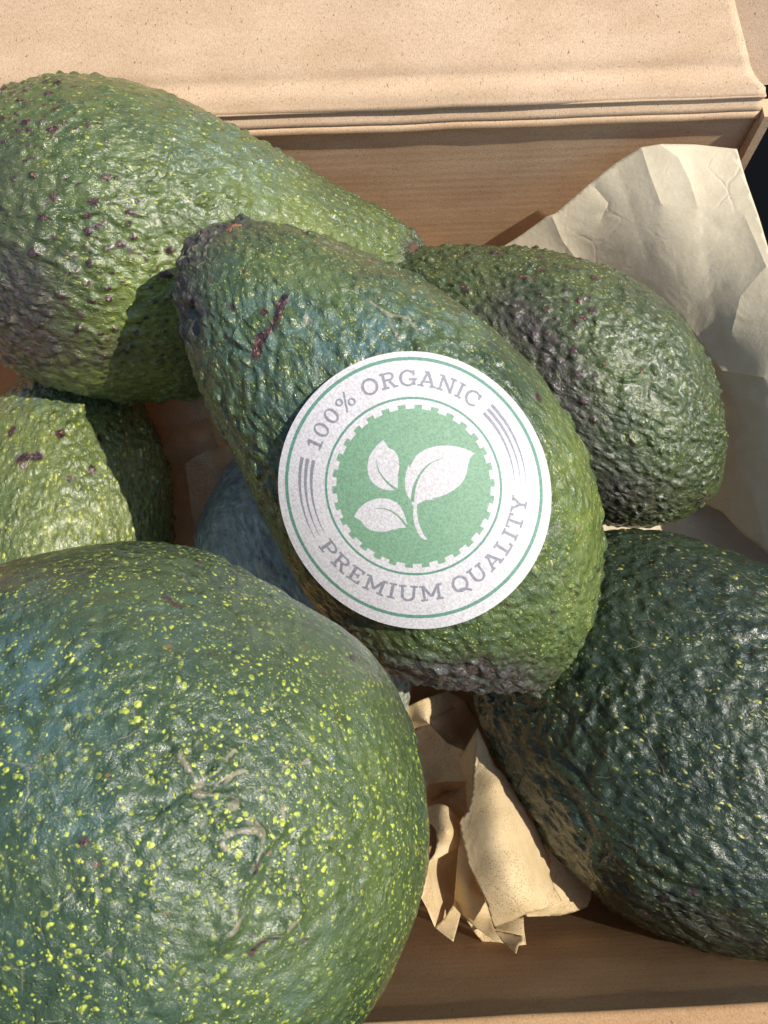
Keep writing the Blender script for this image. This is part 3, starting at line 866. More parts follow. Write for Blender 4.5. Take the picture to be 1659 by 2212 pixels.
    h += 0.05 * gs(x, y, 480, 1980, 170, 130) * fbm(q * 1.4, 66, 2) * fr
    at['dark'] += .4 * fr * segdist(X, Y, [(690, 1330), (780, 1410), (850, 1500), (880, 1570)], 22)
    return h


avocado(bBL, SK_BL, 'big avocado nearest the camera, star-shaped blossom scar facing up, dotted with yellow', 81,
        dict(amp=0.030, scale=2.6, stretch=0.8, lump=0.05, ridge=0.45), marks_BL)

# --- mid left
bML = loft((150, 760), 25.5, (110, 1700), 23.5,
           [(20, 825), (-40, 880), (-95, 980), (-130, 1100), (-150, 1250), (-120, 1450), (-30, 1600)],
           [(270, 815), (325, 880), (350, 950), (366, 1050), (375, 1150), (375, 1300), (340, 1450), (250, 1600)],
           depth=0.95, res=(300, 340))


def marks_ML(b, q, x, y, fr, h, at):
    at['cork'] += fr * (warts(q, 7, 2.6, .26, .6) * (gs(x, y, 150, 960, 200, 90) > .4) + .9 * segdist(x, y, [(40, 990), (85, 985)], 10))
    at['bloom_sky'] += .5 * fr * gs(x, y, 60, 840, 150, 60)
    return h


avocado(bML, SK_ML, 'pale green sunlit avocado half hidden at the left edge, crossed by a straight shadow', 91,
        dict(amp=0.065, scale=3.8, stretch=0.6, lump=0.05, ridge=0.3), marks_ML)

# --- deep under the centre one
bDB = loft((560, 940), 24.6, (870, 1560), 24.0,
           [(480, 990), (440, 1080), (412, 1180), (420, 1280), (500, 1400), (640, 1500), (800, 1560)],
           [(680, 960), (780, 1040), (850, 1150), (890, 1280), (905, 1400), (898, 1480)],
           depth=0.9, res=(260, 300))
avocado(bDB, SK_DB, 'shaded blue-green avocado at the bottom of the gap under the labelled one', 101,
        dict(amp=0.060, scale=3.2, stretch=0.6, lump=0.05, ridge=0.3))

# ------------------------------------------------------------------ the round label
IMG = 1400


def label_image():
    n = IMG
    yy, xx = np.mgrid[0:n, 0:n]
    X = (xx + .5) / n * 2 - 1; Y = (yy + .5) / n * 2 - 1          # -1..1, y up
    aa = 1.6 / n * 1.2
    paper = np.array([0.63, 0.612, 0.605]); ring = np.array([0.11, 0.27, 0.19]); disc = np.array([0.18, 0.335, 0.205]); grey = np.array([0.25, 0.255, 0.285])
    img = np.empty((n, n, 3)); img[:] = paper
    def put(sd_, col, sl=None):
        m = np.clip(0.5 - sd_ / aa, 0, 1)[..., None]
        if sl is None: img[:] = img * (1 - m) + col * m
        else: img[sl] = img[sl] * (1 - m) + col * m
    # conversion from the photo's crop pixels
    c = lambda px, py: ((px - 820) / 806.0, (823 - py) / 806.0)
    ox, oy = -0.007, 0.020
    r1 = np.hypot(X - ox, Y - oy); put(np.abs(r1 - 0.926) - 0.0125, ring)
    ix, iy = -0.013, 0.036
    r2 = np.hypot(X - ix, Y - iy); put(np.abs(r2 - 0.625) - 0.0085, ring)
    th = np.arctan2(Y - iy, X - ix)
    NT = 30
    ph = (th / (2 * np.pi / NT) + 0.28) % 1.0
    tooth = np.abs(ph - 0.5) - 0.235
    tw = tooth * (2 * np.pi / NT) * 0.56
    put(np.minimum(r2 - 0.549, np.maximum(r2 - 0.579, tw)), disc)
    # tapered triple bars
    for a0, a1 in ((165.5, 208.5), (46.0, 1.5)):
        t = (np.degrees(th) % 360 - a0) / (a1 - a0) if a1 > a0 else (a0 - np.degrees(th)) / (a0 - a1)
        for rr_, e in ((0.735, 0.0), (0.779, 0.02), (0.822, 0.0)):
            wdt = 0.0125 * np.clip(1.02 - t, 0, 1) ** 0.8 + 0.0008
            sd_ = np.abs(r2 - rr_ * (1 - 0.008 * np.clip(t, 0, 1))) - wdt
            sd_ = np.where((t < 0 + e * 0.2) | (t > 1), 1, sd_)
            put(sd_, grey)

    def poly(pts):
        pts = np.array([c(*p) for p in pts])
        x0, y0 = pts.min(0) - 0.02; x1, y1 = pts.max(0) + 0.02
        i0, i1 = int((y0 + 1) / 2 * n), int((y1 + 1) / 2 * n); j0, j1 = int((x0 + 1) / 2 * n), int((x1 + 1) / 2 * n)
        sl = (slice(i0, i1), slice(j0, j1)); x = X[sl]; y = Y[sl]
        d = np.full(x.shape, 9.0); ins = np.zeros(x.shape, bool)
        for k in range(len(pts)):
            a, b = pts[k], pts[(k + 1) % len(pts)]
            e = b - a; t = np.clip(((x - a[0]) * e[0] + (y - a[1]) * e[1]) / max(e @ e, 1e-12), 0, 1)
            d = np.minimum(d, np.hypot(x - a[0] - e[0] * t, y - a[1] - e[1] * t))
            cr = ((a[1] > y) != (b[1] > y)) & (x < (b[0] - a[0]) * (y - a[1]) / (b[1] - a[1] + 1e-12) + a[0])
            ins ^= cr
        return np.where(ins, -d, d), sl

    def cat(pts, per=8):
        """smooth open curve through points"""
        p = np.array(pts, float); p = np.vstack([2 * p[0] - p[1], p, 2 * p[-1] - p[-2]]); out = []
        for k in range(1, len(p) - 2):
            for t in np.linspace(0, 1, per, endpoint=False):
                out.append(0.5 * ((2 * p[k]) + (-p[k - 1] + p[k + 1]) * t + (2 * p[k - 1] - 5 * p[k] + 4 * p[k + 1] - p[k + 2]) * t * t + (-p[k - 1] + 3 * p[k] - 3 * p[k + 1] + p[k + 2]) * t ** 3))
        out.append(p[-2]); return [tuple(q) for q in out]

    def shape(*arcs):
        out = []
        for a in arcs: out += cat(a)
        s_, sl = poly(out); put(s_, LEAF, sl)

    def vein(pts, w):
        q = np.array(cat(pts, 10)); t = np.gradient(q, axis=0); t /= np.linalg.norm(t, axis=1)[:, None]
        nn = np.c_[-t[:, 1], t[:, 0]]; ww = (w * (1 - np.linspace(0, 1, len(q))) ** 0.8 + 0.5)[:, None]
        s_, sl = poly([tuple(k_) for k_ in np.vstack([q + nn * ww, (q - nn * ww)[::-1]])]); put(s_, disc * 0.93, sl)
    LEAF = paper * 0.93
    shape([(637, 528), (592, 572), (557, 625), (547, 690), (562, 750), (605, 795), (660, 814), (717, 812)],
          [(717, 812), (719, 775), (722, 735)], [(722, 735), (716, 742)], [(716, 742), (726, 690), (722, 635), (702, 595), (664, 570), (637, 528)])
    shape([(1162, 605), (1110, 580), (1040, 564), (960, 562), (880, 582), (822, 622), (784, 690)], [(784, 690), (781, 665)],
          [(781, 665), (762, 730), (760, 790), (772, 840), (795, 876)], [(795, 876), (800, 893), (808, 905)], [(808, 905), (806, 960), (818, 1020), (840, 1068), (868, 1094), (888, 1096)],
          [(888, 1096), (862, 1058), (840, 1005), (828, 950), (828, 905), (834, 890)], [(834, 890), (880, 870), (932, 868)], [(932, 868), (915, 862)],
          [(915, 862), (990, 838), (1060, 795), (1105, 735), (1122, 665), (1138, 625), (1162, 605)])
    shape([(467, 968), (500, 918), (550, 880), (610, 862), (670, 865), (708, 884)], [(708, 884), (706, 876)], [(706, 876), (745, 925), (766, 985), (777, 1030)],
          [(777, 1030), (735, 1028), (695, 1042)], [(695, 1042), (700, 1034)], [(700, 1034), (650, 1050), (590, 1050), (540, 1030), (505, 990), (467, 968)])
    vein([(800, 880), (812, 800), (845, 725), (900, 665), (985, 628)], 10)
    vein([(722, 818), (668, 778), (626, 730), (604, 685), (599, 640)], 7)
    vein([(780, 1034), (738, 980), (690, 938), (640, 920), (585, 920)], 7)

    # slab-serif lettering: boxes and elliptical bows in a glyph box of height 1
    S, T = 0.17, 0.13                       # stem and thin/serif thickness
    def B(x0, y0, x1, y1): return ('b', x0, y0, x1, y1)
    def Ln(x0, y0, x1, y1, w=S): return ('l', x0, y0, x1, y1, w)
    def O(cx, cy, rx, ry, w=S, a0=None, a1=None): return ('o', cx, cy, rx, ry, w, a0, a1)
    I_ = lambda x: [B(x - S / 2, 0, x + S / 2, 1), B(x - .2, 0, x + .2, T), B(x - .2, 1 - T, x + .2, 1)]
    G = {
        '1': (.50, [B(.20, 0, .36, 1), B(.06, 0, .50, T), Ln(.06, .80, .28, .93, .13)]),
        '0': (.66, [O(.33, .5, .30, .52, .14)]),
        '%': (.82, [O(.20, .72, .19, .25, .11), O(.66, .25, .19, .25, .11), Ln(.20, -.10, .66, 1.08, .10)]),
        'O': (1.0, [O(.5, .5, .48, .52)]),
        'Q': (1.0, [O(.5, .5, .48, .52), Ln(.34, .20, .62, .12, .13), Ln(.60, .14, .98, -.16, .15)]),
        'C': (.92, [O(.5, .5, .48, .52, S, 42, 318), B(.74, .62, .88, .98), ]),
        'G': (1.0, [O(.5, .5, .48, .52, S, 42, 345), B(.78, .64, .92, .98), B(.56, .36, 1.02, .49), B(.76, .06, .93, .40)]),
        'R': (.90, [B(.12, 0, .29, 1), B(0, 0, .42, T), B(0, 1 - T, .5, 1), O(.50, .735, .32, .265, S * .92, -92, 92), B(.29, .47, .52, .60), Ln(.48, .48, .74, .04, S), B(.62, 0, .94, T)]),
        'P': (.82, [B(.12, 0, .29, 1), B(0, 0, .42, T), B(0, 1 - T, .5, 1), O(.48, .71, .34, .29, S * .92, -92, 92), B(.29, .42, .50, .55)]),
        'A': (.98, [Ln(.14, .04, .49, .98, .15), Ln(.84, .04, .49, .98, .17), B(.28, .27, .70, .39), B(-.04, 0, .32, T), B(.64, 0, 1.02, T), B(.30, 1 - T, .58, 1)]),
        'N': (1.0, [B(.12, 0, .26, 1), B(.76, 0, .90, 1), Ln(.17, .97, .85, .03, .17), B(0, 0, .38, T), B(0, 1 - T, .26, 1), B(.62, 1 - T, 1.02, 1)]),
        'I': (.42, I_(.21)),
        'E': (.80, [B(.12, 0, .29, 1), B(0, 0, .76, T), B(0, 1 - T, .74, 1), B(.29, .44, .56, .56), B(.63, 0, .76, .27), B(.61, .73, .74, 1), B(.48, .36, .58, .64)]),
        'M': (1.16, [B(.12, 0, .26, 1), B(.88, 0, 1.03, 1), Ln(.18, .96, .57, .24, .16), Ln(.97, .96, .57, .24, .16), B(0, 0, .36, T), B(.78, 0, 1.16, T), B(0, 1 - T, .28, 1), B(.88, 1 - T, 1.16, 1)]),
        'U': (.98, [B(.12, .36, .28, 1), B(.72, .36, .87, 1), O(.495, .37, .375, .39, .16, 178, 362), B(0, 1 - T, .40, 1), B(.58, 1 - T, .98, 1)]),
        'L': (.78, [B(.14, 0, .31, 1), B(0, 0, .74, T), B(0, 1 - T, .44, 1), B(.61, 0, .74, .30)]),
        'T': (.84, [B(.335, 0, .505, 1), B(.20, 0, .64, T), B(0, 1 - T, .84, 1), B(0, .72, .13, 1), B(.71, .72, .84, 1)]),
        'Y': (.92, [B(.38, 0, .54, .46), Ln(.14, .96, .46, .42, .15), Ln(.78, .96, .46, .42, .15), B(.26, 0, .66, T), B(-.02, 1 - T, .32, 1), B(.60, 1 - T, .94, 1)]),
        ' ': (.62, []),
    }

    def glyph(ch, cx, cy, rot, hgt, xs=1.0):
        adv, prims = G[ch]
        if not prims: return
        R_ = hgt * 0.95
        i0, i1 = int((cy - R_ + 1) / 2 * n), int((cy + R_ + 1) / 2 * n); j0, j1 = int((cx - R_ + 1) / 2 * n), int((cx + R_ + 1) / 2 * n)
        sl = (slice(i0, i1), slice(j0, j1)); x = X[sl] - cx; y = Y[sl] - cy
        u = (x * math.cos(rot) + y * math.sin(rot)) / hgt / xs + adv / 2; v = (-x * math.sin(rot) + y * math.cos(rot)) / hgt + 0.5
        d = np.full(u.shape, 9.0)
        for p in prims:
            if p[0] == 'b':
                q = np.maximum(np.abs(u - (p[1] + p[3]) / 2) - (p[3] - p[1]) / 2, np.abs(v - (p[2] + p[4]) / 2) - (p[4] - p[2]) / 2)
            elif p[0] == 'l':
                x0, y0, x1, y1, w = p[1:]; l = math.hypot(x1 - x0, y1 - y0); ex, ey = (x1 - x0) / l, (y1 - y0) / l
                a = (u - x0) * ex + (v - y0) * ey; b = -(u - x0) * ey + (v - y0) * ex
                q = np.maximum(np.abs(b) - w / 2, np.abs(a - l / 2) - l / 2)
            else:
                _, ccx, ccy, rx, ry, w, a0, a1 = p
                k1 = np.hypot((u - ccx) / rx, (v - ccy) / ry); o_ = (k1 - 1) * min(rx, ry)
                k2 = np.hypot((u - ccx) / (rx - w), (v - ccy) / (ry - w * .82)); i_ = (k2 - 1) * min(rx - w, ry - w * .82)
                q = np.maximum(o_, -i_)
                if a0 is not None:
                    an = np.degrees(np.arctan2((v - ccy) / ry, (u - ccx) / rx)); an = (an - a0) % 360
                    q = np.where(an > (a1 - a0), 9, q)
            d = np.minimum(d, q)
        m = np.clip(0.5 - d * hgt / aa, 0, 1)[..., None]
        img[sl] = img[sl] * (1 - m) + grey * m

    def arc_text(txt, a_start, a_end, rad, hgt, inward):
        adv = [G[ch][0] for ch in txt]
        tot = sum(adv[1:-1]) + (adv[0] + adv[-1]) / 2
        gap = 0.13
        tot += gap * (len(txt) - 1)
        pos = 0; prev = adv[0] / 2
        pos_l = []
        acc = 0
        for k, ch in enumerate(txt):
            if k: acc += adv[k - 1] / 2 + gap + adv[k] / 2
            pos_l.append(acc)
        span = abs(R(a_end - a_start)) * rad
        xs = span / (acc * hgt)
        for ch, p in zip(txt, pos_l):
            an = R(a_start + (a_end - a_start) * p / acc)
            gx, gy = ix + rad * math.cos(an), iy + rad * math.sin(an)
            glyph(ch, gx, gy, an + (math.pi / 2 if inward else -math.pi / 2), hgt, xs)
    arc_text('100%', 156.8, 129.3, 0.766, 0.112, False)
    arc_text('ORGANIC', 113.8, 56.0, 0.768, 0.118, False)
    arc_text('PREMIUM', 216.5, 279.5, 0.768, 0.118, True)
    arc_text('QUALITY', 295.5, 350.5, 0.768, 0.118, True)
    # few rust stains
    for (px, py, r_) in ((1562, 1012, .014), (1522, 745, .008), (1466, 736, .005), (960, 40, .012)):
        a, b = c(px, py); m = (0.45 * np.exp(-((X - a) ** 2 + (Y - b) ** 2) / r_ ** 2))[..., None]
        img[:] = img * (1 - m) + np.array([.55, .33, .12]) * m
    # linear -> stored as float, non-colour
    return img


art = label_image()
im = bpy.data.images.new('label_print', IMG, IMG, float_buffer=True)
im.colorspace_settings.name = 'Non-Color'
im.pixels.foreach_set(np.concatenate([art, np.ones((IMG, IMG, 1))], 2).astype(np.float32).ravel())
im.pack()


def label_mat():
    k = N('printed_label')
    tex = k.n('ShaderNodeTexImage'); tex.image = im; tex.interpolation = 'Cubic'; tex.extension = 'EXTEND'
    v = k.map(k.obj(), (100, 100, 100))
    g = k.noise(v, 22, 4, 0.8)
    col = k.mix(k.ramp(g, 0.38, 0.60, 1.0, 0), tex.outputs[0], k.mix(1.0, tex.outputs[0], (0.74, 0.70, 0.72, 1), 'MULTIPLY'))
    col = k.mix(k.ramp(k.noise(v, 55, 2, 0.6), 0.6, 0.72, 0, 0.5), col, k.mix(0.5, col, (0.85, 0.84, 0.82, 1)))
    vo = k.vor(v, 5); sp = k.n('ShaderNodeSeparateColor'); k.set(sp.inputs[0], vo.outputs['Color'])
    s_ = k.math('MULTIPLY', k.ramp(vo.outputs['Distance'], 0.07, 0.03), k.math('GREATER_THAN', sp.outputs[0], 0.75))
    col = k.mix(k.math('MULTIPLY', s_, 0.6), col, (0.10, 0.09, 0.08, 1))
    k.set(k.b.inputs['Base Color'], col)
    k.b.inputs['Roughness'].default_value = 0.6
    k.set(k.b.inputs['Normal'], k.bump(g, 0.5, 0.00008))
    return k.m


# the label: a stiff paper disc bent round the fruit
ctr_px = (897, 1062)
x_, y_, fr_ = bC['px']
near = (np.hypot(x_ - ctr_px[0], y_ - ctr_px[1]) < 12) & (fr_ > 0.5)
cs = bC['V2'][near].mean(0)
dC = (cs - CAM) @ FWD
LR = 307.0 * (dC - 0.15) / F
Wd = bC['W'] + 0.0
ray = cs - CAM; ray /= np.linalg.norm(ray)
nL = -ray * 0.75 + Wd * 0.25; nL /= np.linalg.norm(nL)
# art axes: print 'up' is the picture's up
upv = UP - nL * (UP @ nL); upv /= np.linalg.norm(upv); rt = np.cross(upv, nL)
axd = bC['ax'] - nL * (bC['ax'] @ nL); axd /= np.linalg.norm(axd); ac = np.cross(axd, nL)
nr, nt = 40, 160
rad = np.linspace(0.0005, 1, nr)[:, None]; tt = np.linspace(0, 2 * np.pi, nt, endpoint=False)[None, :]
uu = (rad * np.cos(tt)).ravel(); vv = (rad * np.sin(tt)).ravel()
flat = (uu[:, None] * rt + vv[:, None] * upv)
sa = (flat @ axd) * LR; sc_ = (flat @ ac) * LR
RB = 4.5
ca = sc_ / RB
RA = 16.0


def drape(off):
    return cs + np.outer(sa, axd) + np.outer(RB * np.sin(ca) + (sc_ - RB * np.sin(ca)) * 0.55, ac) + np.outer(off - RB * (1 - np.cos(ca)) - sa ** 2 / (2 * RA), nL)


L0 = drape(0.0)
# lift until it just clears the skin under it
px_, py_, _ = proj(bC['V2'])
q = bC['V2'] - cs
qa, qc, qh = q @ axd, q @ ac, q @ nL
ins = (np.hypot(qa, qc) < LR * 0.99) & (qh > -2.2)
surf = -RB * (1 - np.cos(np.clip(qc / RB, -1, 1))) - qa ** 2 / (2 * RA)
lift = float((qh[ins] - surf[ins]).max()) + 0.012
und = 0.010 * fbm(drape(0) * 0.9, 4, 2)
top = drape(lift) + np.outer(und, nL); bot = drape(lift - 0.006) + np.outer(und, nL)
k_ = len(top); f_ = grid_faces(nr, nt, True)
ring_i = np.arange(nt) + (nr - 1) * nt; ring_j = np.roll(ring_i, -1)
fs_ = np.vstack([f_, (f_ + k_)[:, ::-1], np.stack([ring_i, ring_i + k_, ring_j + k_, ring_j], -1)])
uvs = np.c_[(uu + 1) / 2, (vv + 1) / 2]
st = mesh_np('label_sticker', np.vstack([top, bot]), fs_, label_mat(), bC['thing'], True, bC['M'], uv=np.vstack([uvs, uvs]))
fi = f_[len(f_) // 2]
if np.cross(top[fi[1]] - top[fi[0]], top[fi[3]] - top[fi[0]]) @ nL < 0: st.data.flip_normals()
st.data.set_sharp_from_angle(angle=R(40))
st['label'] = 'round white paper label with green leaf emblem reading 100% ORGANIC PREMIUM QUALITY'
print('LABEL lift', lift, 'radius', LR)

# ------------------------------------------------------------------ wrapping paper
PAPER_A = paper_mat('wrapping_paper_pale', (0.78, 0.69, 0.49, 1), (0.84, 0.76, 0.56, 1), 0.22, 0.12)
PAPER_B = paper_mat('wrapping_paper_warm', (0.78, 0.62, 0.34, 1), (0.86, 0.71, 0.43, 1), 0.34, 0.75)


def crease(p, seed, k=7, amp=1.0, scale=100.0):
    """sharp-creased sheet: difference of two faceted surfaces"""
    rs = np.random.RandomState(seed)
    def facets():
        g_ = rs.normal(size=(k, 2)) / scale; b_ = p.mean(0) + rs.uniform(-1, 1, (k, 2)) * p.std(0) * 1.7
        return np.max((p[:, None, :] - b_[None]) @ np.zeros((2, 1)) .squeeze() + np.einsum('nkd,kd->nk', p[:, None, :] - b_[None], g_), axis=1)
    return amp * (facets() - facets())


def sheet(outline, ctrl, seed, amp=0.15, step=9, k=7, scale=90, fine=0.05, stiff=0.002, folds=()):
    """a crumpled sheet with an outline (pixels) and its distances from the lens at a few places"""
    out = np.array(outline, float)
    dense = []
    for i in range(len(out)):
        a, b = out[i], out[(i + 1) % len(out)]; m = max(1, int(np.hypot(*(b - a)) / step))
        for t in range(m): dense.append(a + (b - a) * t / m)
    dense = np.array(dense)
    x0, y0 = out.min(0); x1, y1 = out.max(0)
    gx, gy = np.meshgrid(np.arange(x0, x1, step), np.arange(y0, y1, step)); gx = gx + (np.arange(gx.shape[0]) % 2)[:, None] * step / 2
    G_ = np.c_[gx.ravel(), gy.ravel()]
    ins = np.zeros(len(G_), bool); dist = np.full(len(G_), 1e9)
    for i in range(len(out)):
        a, b = out[i], out[(i + 1) % len(out)]; e = b - a
        t = np.clip(((G_ - a) @ e) / max(e @ e, 1e-9), 0, 1); dist = np.minimum(dist, np.hypot(*(G_ - a - t[:, None] * e).T))
        cr = ((a[1] > G_[:, 1]) != (b[1] > G_[:, 1])) & (G_[:, 0] < (b[0] - a[0]) * (G_[:, 1] - a[1]) / (b[1] - a[1] + 1e-12) + a[0]); ins ^= cr
    G_ = G_[ins & (dist > step * 0.4)]
    nb = len(dense)
    eds = []; extra = []; keep = np.ones(len(G_), bool)
    def inside(p_):
        c_ = False
        for i in range(len(out)):
            a, b = out[i], out[(i + 1) % len(out)]
            if (a[1] > p_[1]) != (b[1] > p_[1]) and p_[0] < (b[0] - a[0]) * (p_[1] - a[1]) / (b[1] - a[1] + 1e-12) + a[0]: c_ = not c_
        return c_
    for pts_f, _h, _w in folds:
        run = []
        for (a, b) in zip(pts_f[:-1], pts_f[1:]):
            a = np.array(a, float); b = np.array(b, float); m = max(1, int(np.hypot(*(b - a)) / (step * 0.7)))
            run += [a + (b - a) * t / m for t in range(m)]
        run.append(np.array(pts_f[-1], float))
        last = None
        for p_ in run:
            if not inside(p_) or np.hypot(*(dense - p_).T).min() < step * 0.5: last = None; continue
            keep &= np.hypot(*(G_ - p_).T) > step * 0.45
            extra.append(p_); i_ = nb + len(extra) - 1
            if last is not None: eds.append((last, i_))
            last = i_
    pts = np.vstack([dense] + ([np.array(extra)] if extra else []) + [G_[keep]])
    r = delaunay_2d_cdt([Vector(p) for p in pts], [(i, (i + 1) % nb) for i in range(nb)] + eds, [list(range(nb))], 1, 1e-6)
    p2 = np.array([tuple(v) for v in r[0]]); fc = np.array([f for f in r[2] if len(f) == 3])
    c = np.array(ctrl, float)
    sc0 = 300.0                                              # thin-plate sheet through the given distances
    def tp(u_, v_):
        r2_ = ((u_[:, None, :] - v_[None]) ** 2).sum(2) / sc0 ** 2
        return 0.5 * r2_ * np.log(r2_ + 1e-12)
    m_ = len(c); K_ = tp(c[:, :2], c[:, :2]) + np.eye(m_) * stiff
    Q_ = np.c_[np.ones(m_), c[:, :2] / sc0]
    S_ = np.linalg.solve(np.block([[K_, Q_], [Q_.T, np.zeros((3, 3))]]), np.r_[c[:, 2], np.zeros(3)])
    d = tp(p2, c[:, :2]) @ S_[:m_] + np.c_[np.ones(len(p2)), p2 / sc0] @ S_[m_:]
    d = d + crease(p2, seed, k, amp, scale)
    for pts, hh, ww in folds:                                # pressed creases: sharp on the line, fading off it
        b_ = np.full(len(p2), 1e9)
        for (a, bq) in zip(pts[:-1], pts[1:]):
            a = np.array(a, float); e = np.array(bq, float) - a
            t = np.clip(((p2 - a) @ e) / (e @ e), 0, 1); b_ = np.minimum(b_, np.hypot(*(p2 - a - t[:, None] * e).T))
        d = d - hh * np.exp(-b_ / ww)
    d = d + fine * fbm(np.c_[p2 / 60.0, np.full(len(p2), seed)], seed, 3)
    q3 = CAM + RIGHT * ((p2[:, :1] - CX) / F * d[:, None]) + UP * ((CY - p2[:, 1:]) / F * d[:, None]) + FWD * d[:, None]
    return q3, fc


def paper(name, label, mat, sheets):
    Vs, Fs, o = [], [], 0
    for (v, f) in sheets:
        Vs.append(v); Fs.append(f + o); o += len(v)
    V = np.vstack(Vs); Fc = np.vstack(Fs)
    low = V[np.argmin(V[:, 2])]
    ob = mesh_np(name, V, Fc, mat, None, True, frame_at(low))
    ob['label'] = label; ob['category'] = 'wrapping paper'; ob['group'] = 'crumpled sheets of wrapping paper'
    m = ob.modifiers.new('thickness', 'SOLIDIFY'); m.thickness = 0.00009; m.offset = 0
    try: ob.data.set_sharp_from_angle(angle=R(14))
    except Exception: pass
    return ob


A1 = sheet([(1075, 540), (1130, 505), (1180, 468), (1200, 461), (1270, 400), (1330, 352), (1385, 318), (1430, 311), (1500, 312), (1592, 322), (1612, 390), (1640, 470), (1662, 545), (1740, 760), (1760, 1000), (1700, 1240),
            (1650, 1188), (1600, 1150), (1560, 1105), (1500, 1080), (1400, 1050), (1300, 950), (1200, 800), (1120, 640)],
           [(1100, 540, 28.6), (1190, 470, 27.4), (1270, 420, 26.6), (1385, 325, 25.5), (1430, 320, 25.2), (1590, 325, 24.9), (1640, 470, 24.3), (1500, 500, 25.0), (1420, 560, 25.8), (1250, 560, 27.8), (1600, 600, 24.4),
            (1560, 700, 24.9), (1600, 800, 25.0), (1655, 830, 24.3), (1590, 900, 25.6), (1650, 950, 24.6), (1600, 1080, 25.4), (1650, 1180, 24.4), (1740, 900, 24.0), (1400, 900, 28.2), (1560, 1100, 26.0)],
           12, amp=0.05, k=12, scale=110, fine=0.0, stiff=0.05, step=7,
           folds=[([(1425, 312), (1465, 340), (1490, 390), (1508, 450)], 0.092, 33), ([(1385, 318), (1405, 380), (1428, 440)], 0.067, 24), ([(1192, 466), (1215, 520), (1245, 560)], 0.059, 18), ([(1285, 405), (1315, 440), (1300, 470)], -0.059, 18),
                  ([(1508, 450), (1560, 500), (1610, 480)], -0.050, 37), ([(1610, 470), (1655, 575)], 0.067, 27), ([(1655, 575), (1600, 640), (1580, 720)], 0.059, 30), ([(1480, 690), (1560, 800)], 0.050, 21), ([(1560, 800), (1650, 815)], 0.092, 24),
                  ([(1560, 800), (1600, 900), (1590, 1010)], 0.059, 30), ([(1560, 1100), (1620, 1050), (1655, 1180)], 0.059, 24), ([(1330, 350), (1400, 560)], -0.042, 45), ([(1560, 620), (1500, 660)], -0.050, 27)])
A2 = sheet([(1200, 1020), (1380, 1060), (1480, 1080), (1560, 1080), (1640, 1120), (1740, 1180), (1740, 1320), (1400, 1290), (1180, 1220)],
           [(1200, 1100, 26.9), (1300, 1150, 26.8), (1400, 1150, 26.9), (1500, 1150, 27.0), (1560, 1110, 27.2), (1600, 1200, 26.8), (1700, 1250, 26.4)], 5, amp=0.06, k=8, scale=60, fine=0.0)
paper('crumpled_paper', 'large pale crumpled sheet standing up between the back wall and the right avocado', PAPER_A, [A1, A2])


def cr2x(pts): return [tuple(p[:2]) for p in cr2(pts)]


def cr2(pts):
    return [((1500 + p[0] / 1.659) / 1.8228, (2600 + p[1] / 1.659) / 1.8228) + tuple(p[2:]) for p in pts]


main = sheet(cr2([(632, 440), (680, 540), (745, 690), (840, 770), (910, 920), (1030, 1110), (1070, 1220), (1107, 1315), (1100, 1400), (1140, 1500), (1185, 1572), (1080, 1620), (950, 1655), (860, 1700), (735, 1742), (712, 1660),
                  (690, 1580), (640, 1480), (570, 1330), (530, 1160), (513, 1062), (525, 1030), (570, 985), (598, 850), (605, 740), (622, 590)]),
             cr2([(632, 450, 22.6), (700, 640, 22.3), (610, 740, 22.2), (840, 780, 22.2), (760, 800, 21.7), (600, 960, 21.6), (540, 1080, 21.5), (760, 1100, 20.9), (910, 950, 21.7), (1030, 1120, 21.9), (620, 1300, 21.0), (800, 1350, 20.5),
                  (1000, 1350, 21.0), (1100, 1330, 21.9), (720, 1600, 20.7), (900, 1600, 20.5), (1080, 1560, 20.9), (1180, 1570, 21.3), (740, 1735, 20.9), (900, 1680, 20.7)]), 3, amp=0.010, k=5, scale=60, fine=0.0, step=5)
upl = sheet(cr2([(632, 440), (500, 670), (550, 800), (565, 985), (600, 850), (607, 740), (622, 590)]), cr2([(632, 445, 22.75), (500, 670, 23.6), (550, 800, 23.5), (565, 985, 22.8), (605, 740, 22.5), (622, 590, 22.6)]), 8, amp=0.006, step=6, fine=0.0)
wing = sheet(cr2([(1020, 1090), (1140, 1180), (1200, 1250), (1260, 1330), (1320, 1420), (1388, 1500), (1370, 1560), (1345, 1612), (1260, 1645), (1170, 1668), (1060, 1672), (955, 1675), (900, 1600), (950, 1400)]),
             cr2([(1020, 1100, 22.6), (1200, 1250, 22.4), (1380, 1500, 22.6), (1345, 1610, 22.4), (1150, 1500, 21.9), (1000, 1550, 22.0), (960, 1670, 21.7), (1180, 1665, 22.2), (1130, 1620, 21.6)]), 21, amp=0.015, k=5, scale=60, step=5, fine=0.0)
lf1 = sheet(cr2([(250, 960), (330, 948), (390, 935), (430, 952), (528, 1030), (515, 1110), (508, 1215), (380, 1290), (340, 1310), (300, 1330), (352, 1260), (366, 1180), (360, 1110), (335, 1075), (250, 1040)]),
            cr2([(330, 950, 22.6), (430, 955, 22.2), (528, 1030, 22.6), (440, 1120, 21.4), (508, 1215, 22.0), (300, 1330, 21.4), (366, 1180, 21.7), (250, 1000, 22.8)]), 31, amp=0.010, k=4, scale=60, step=5, fine=0.0)
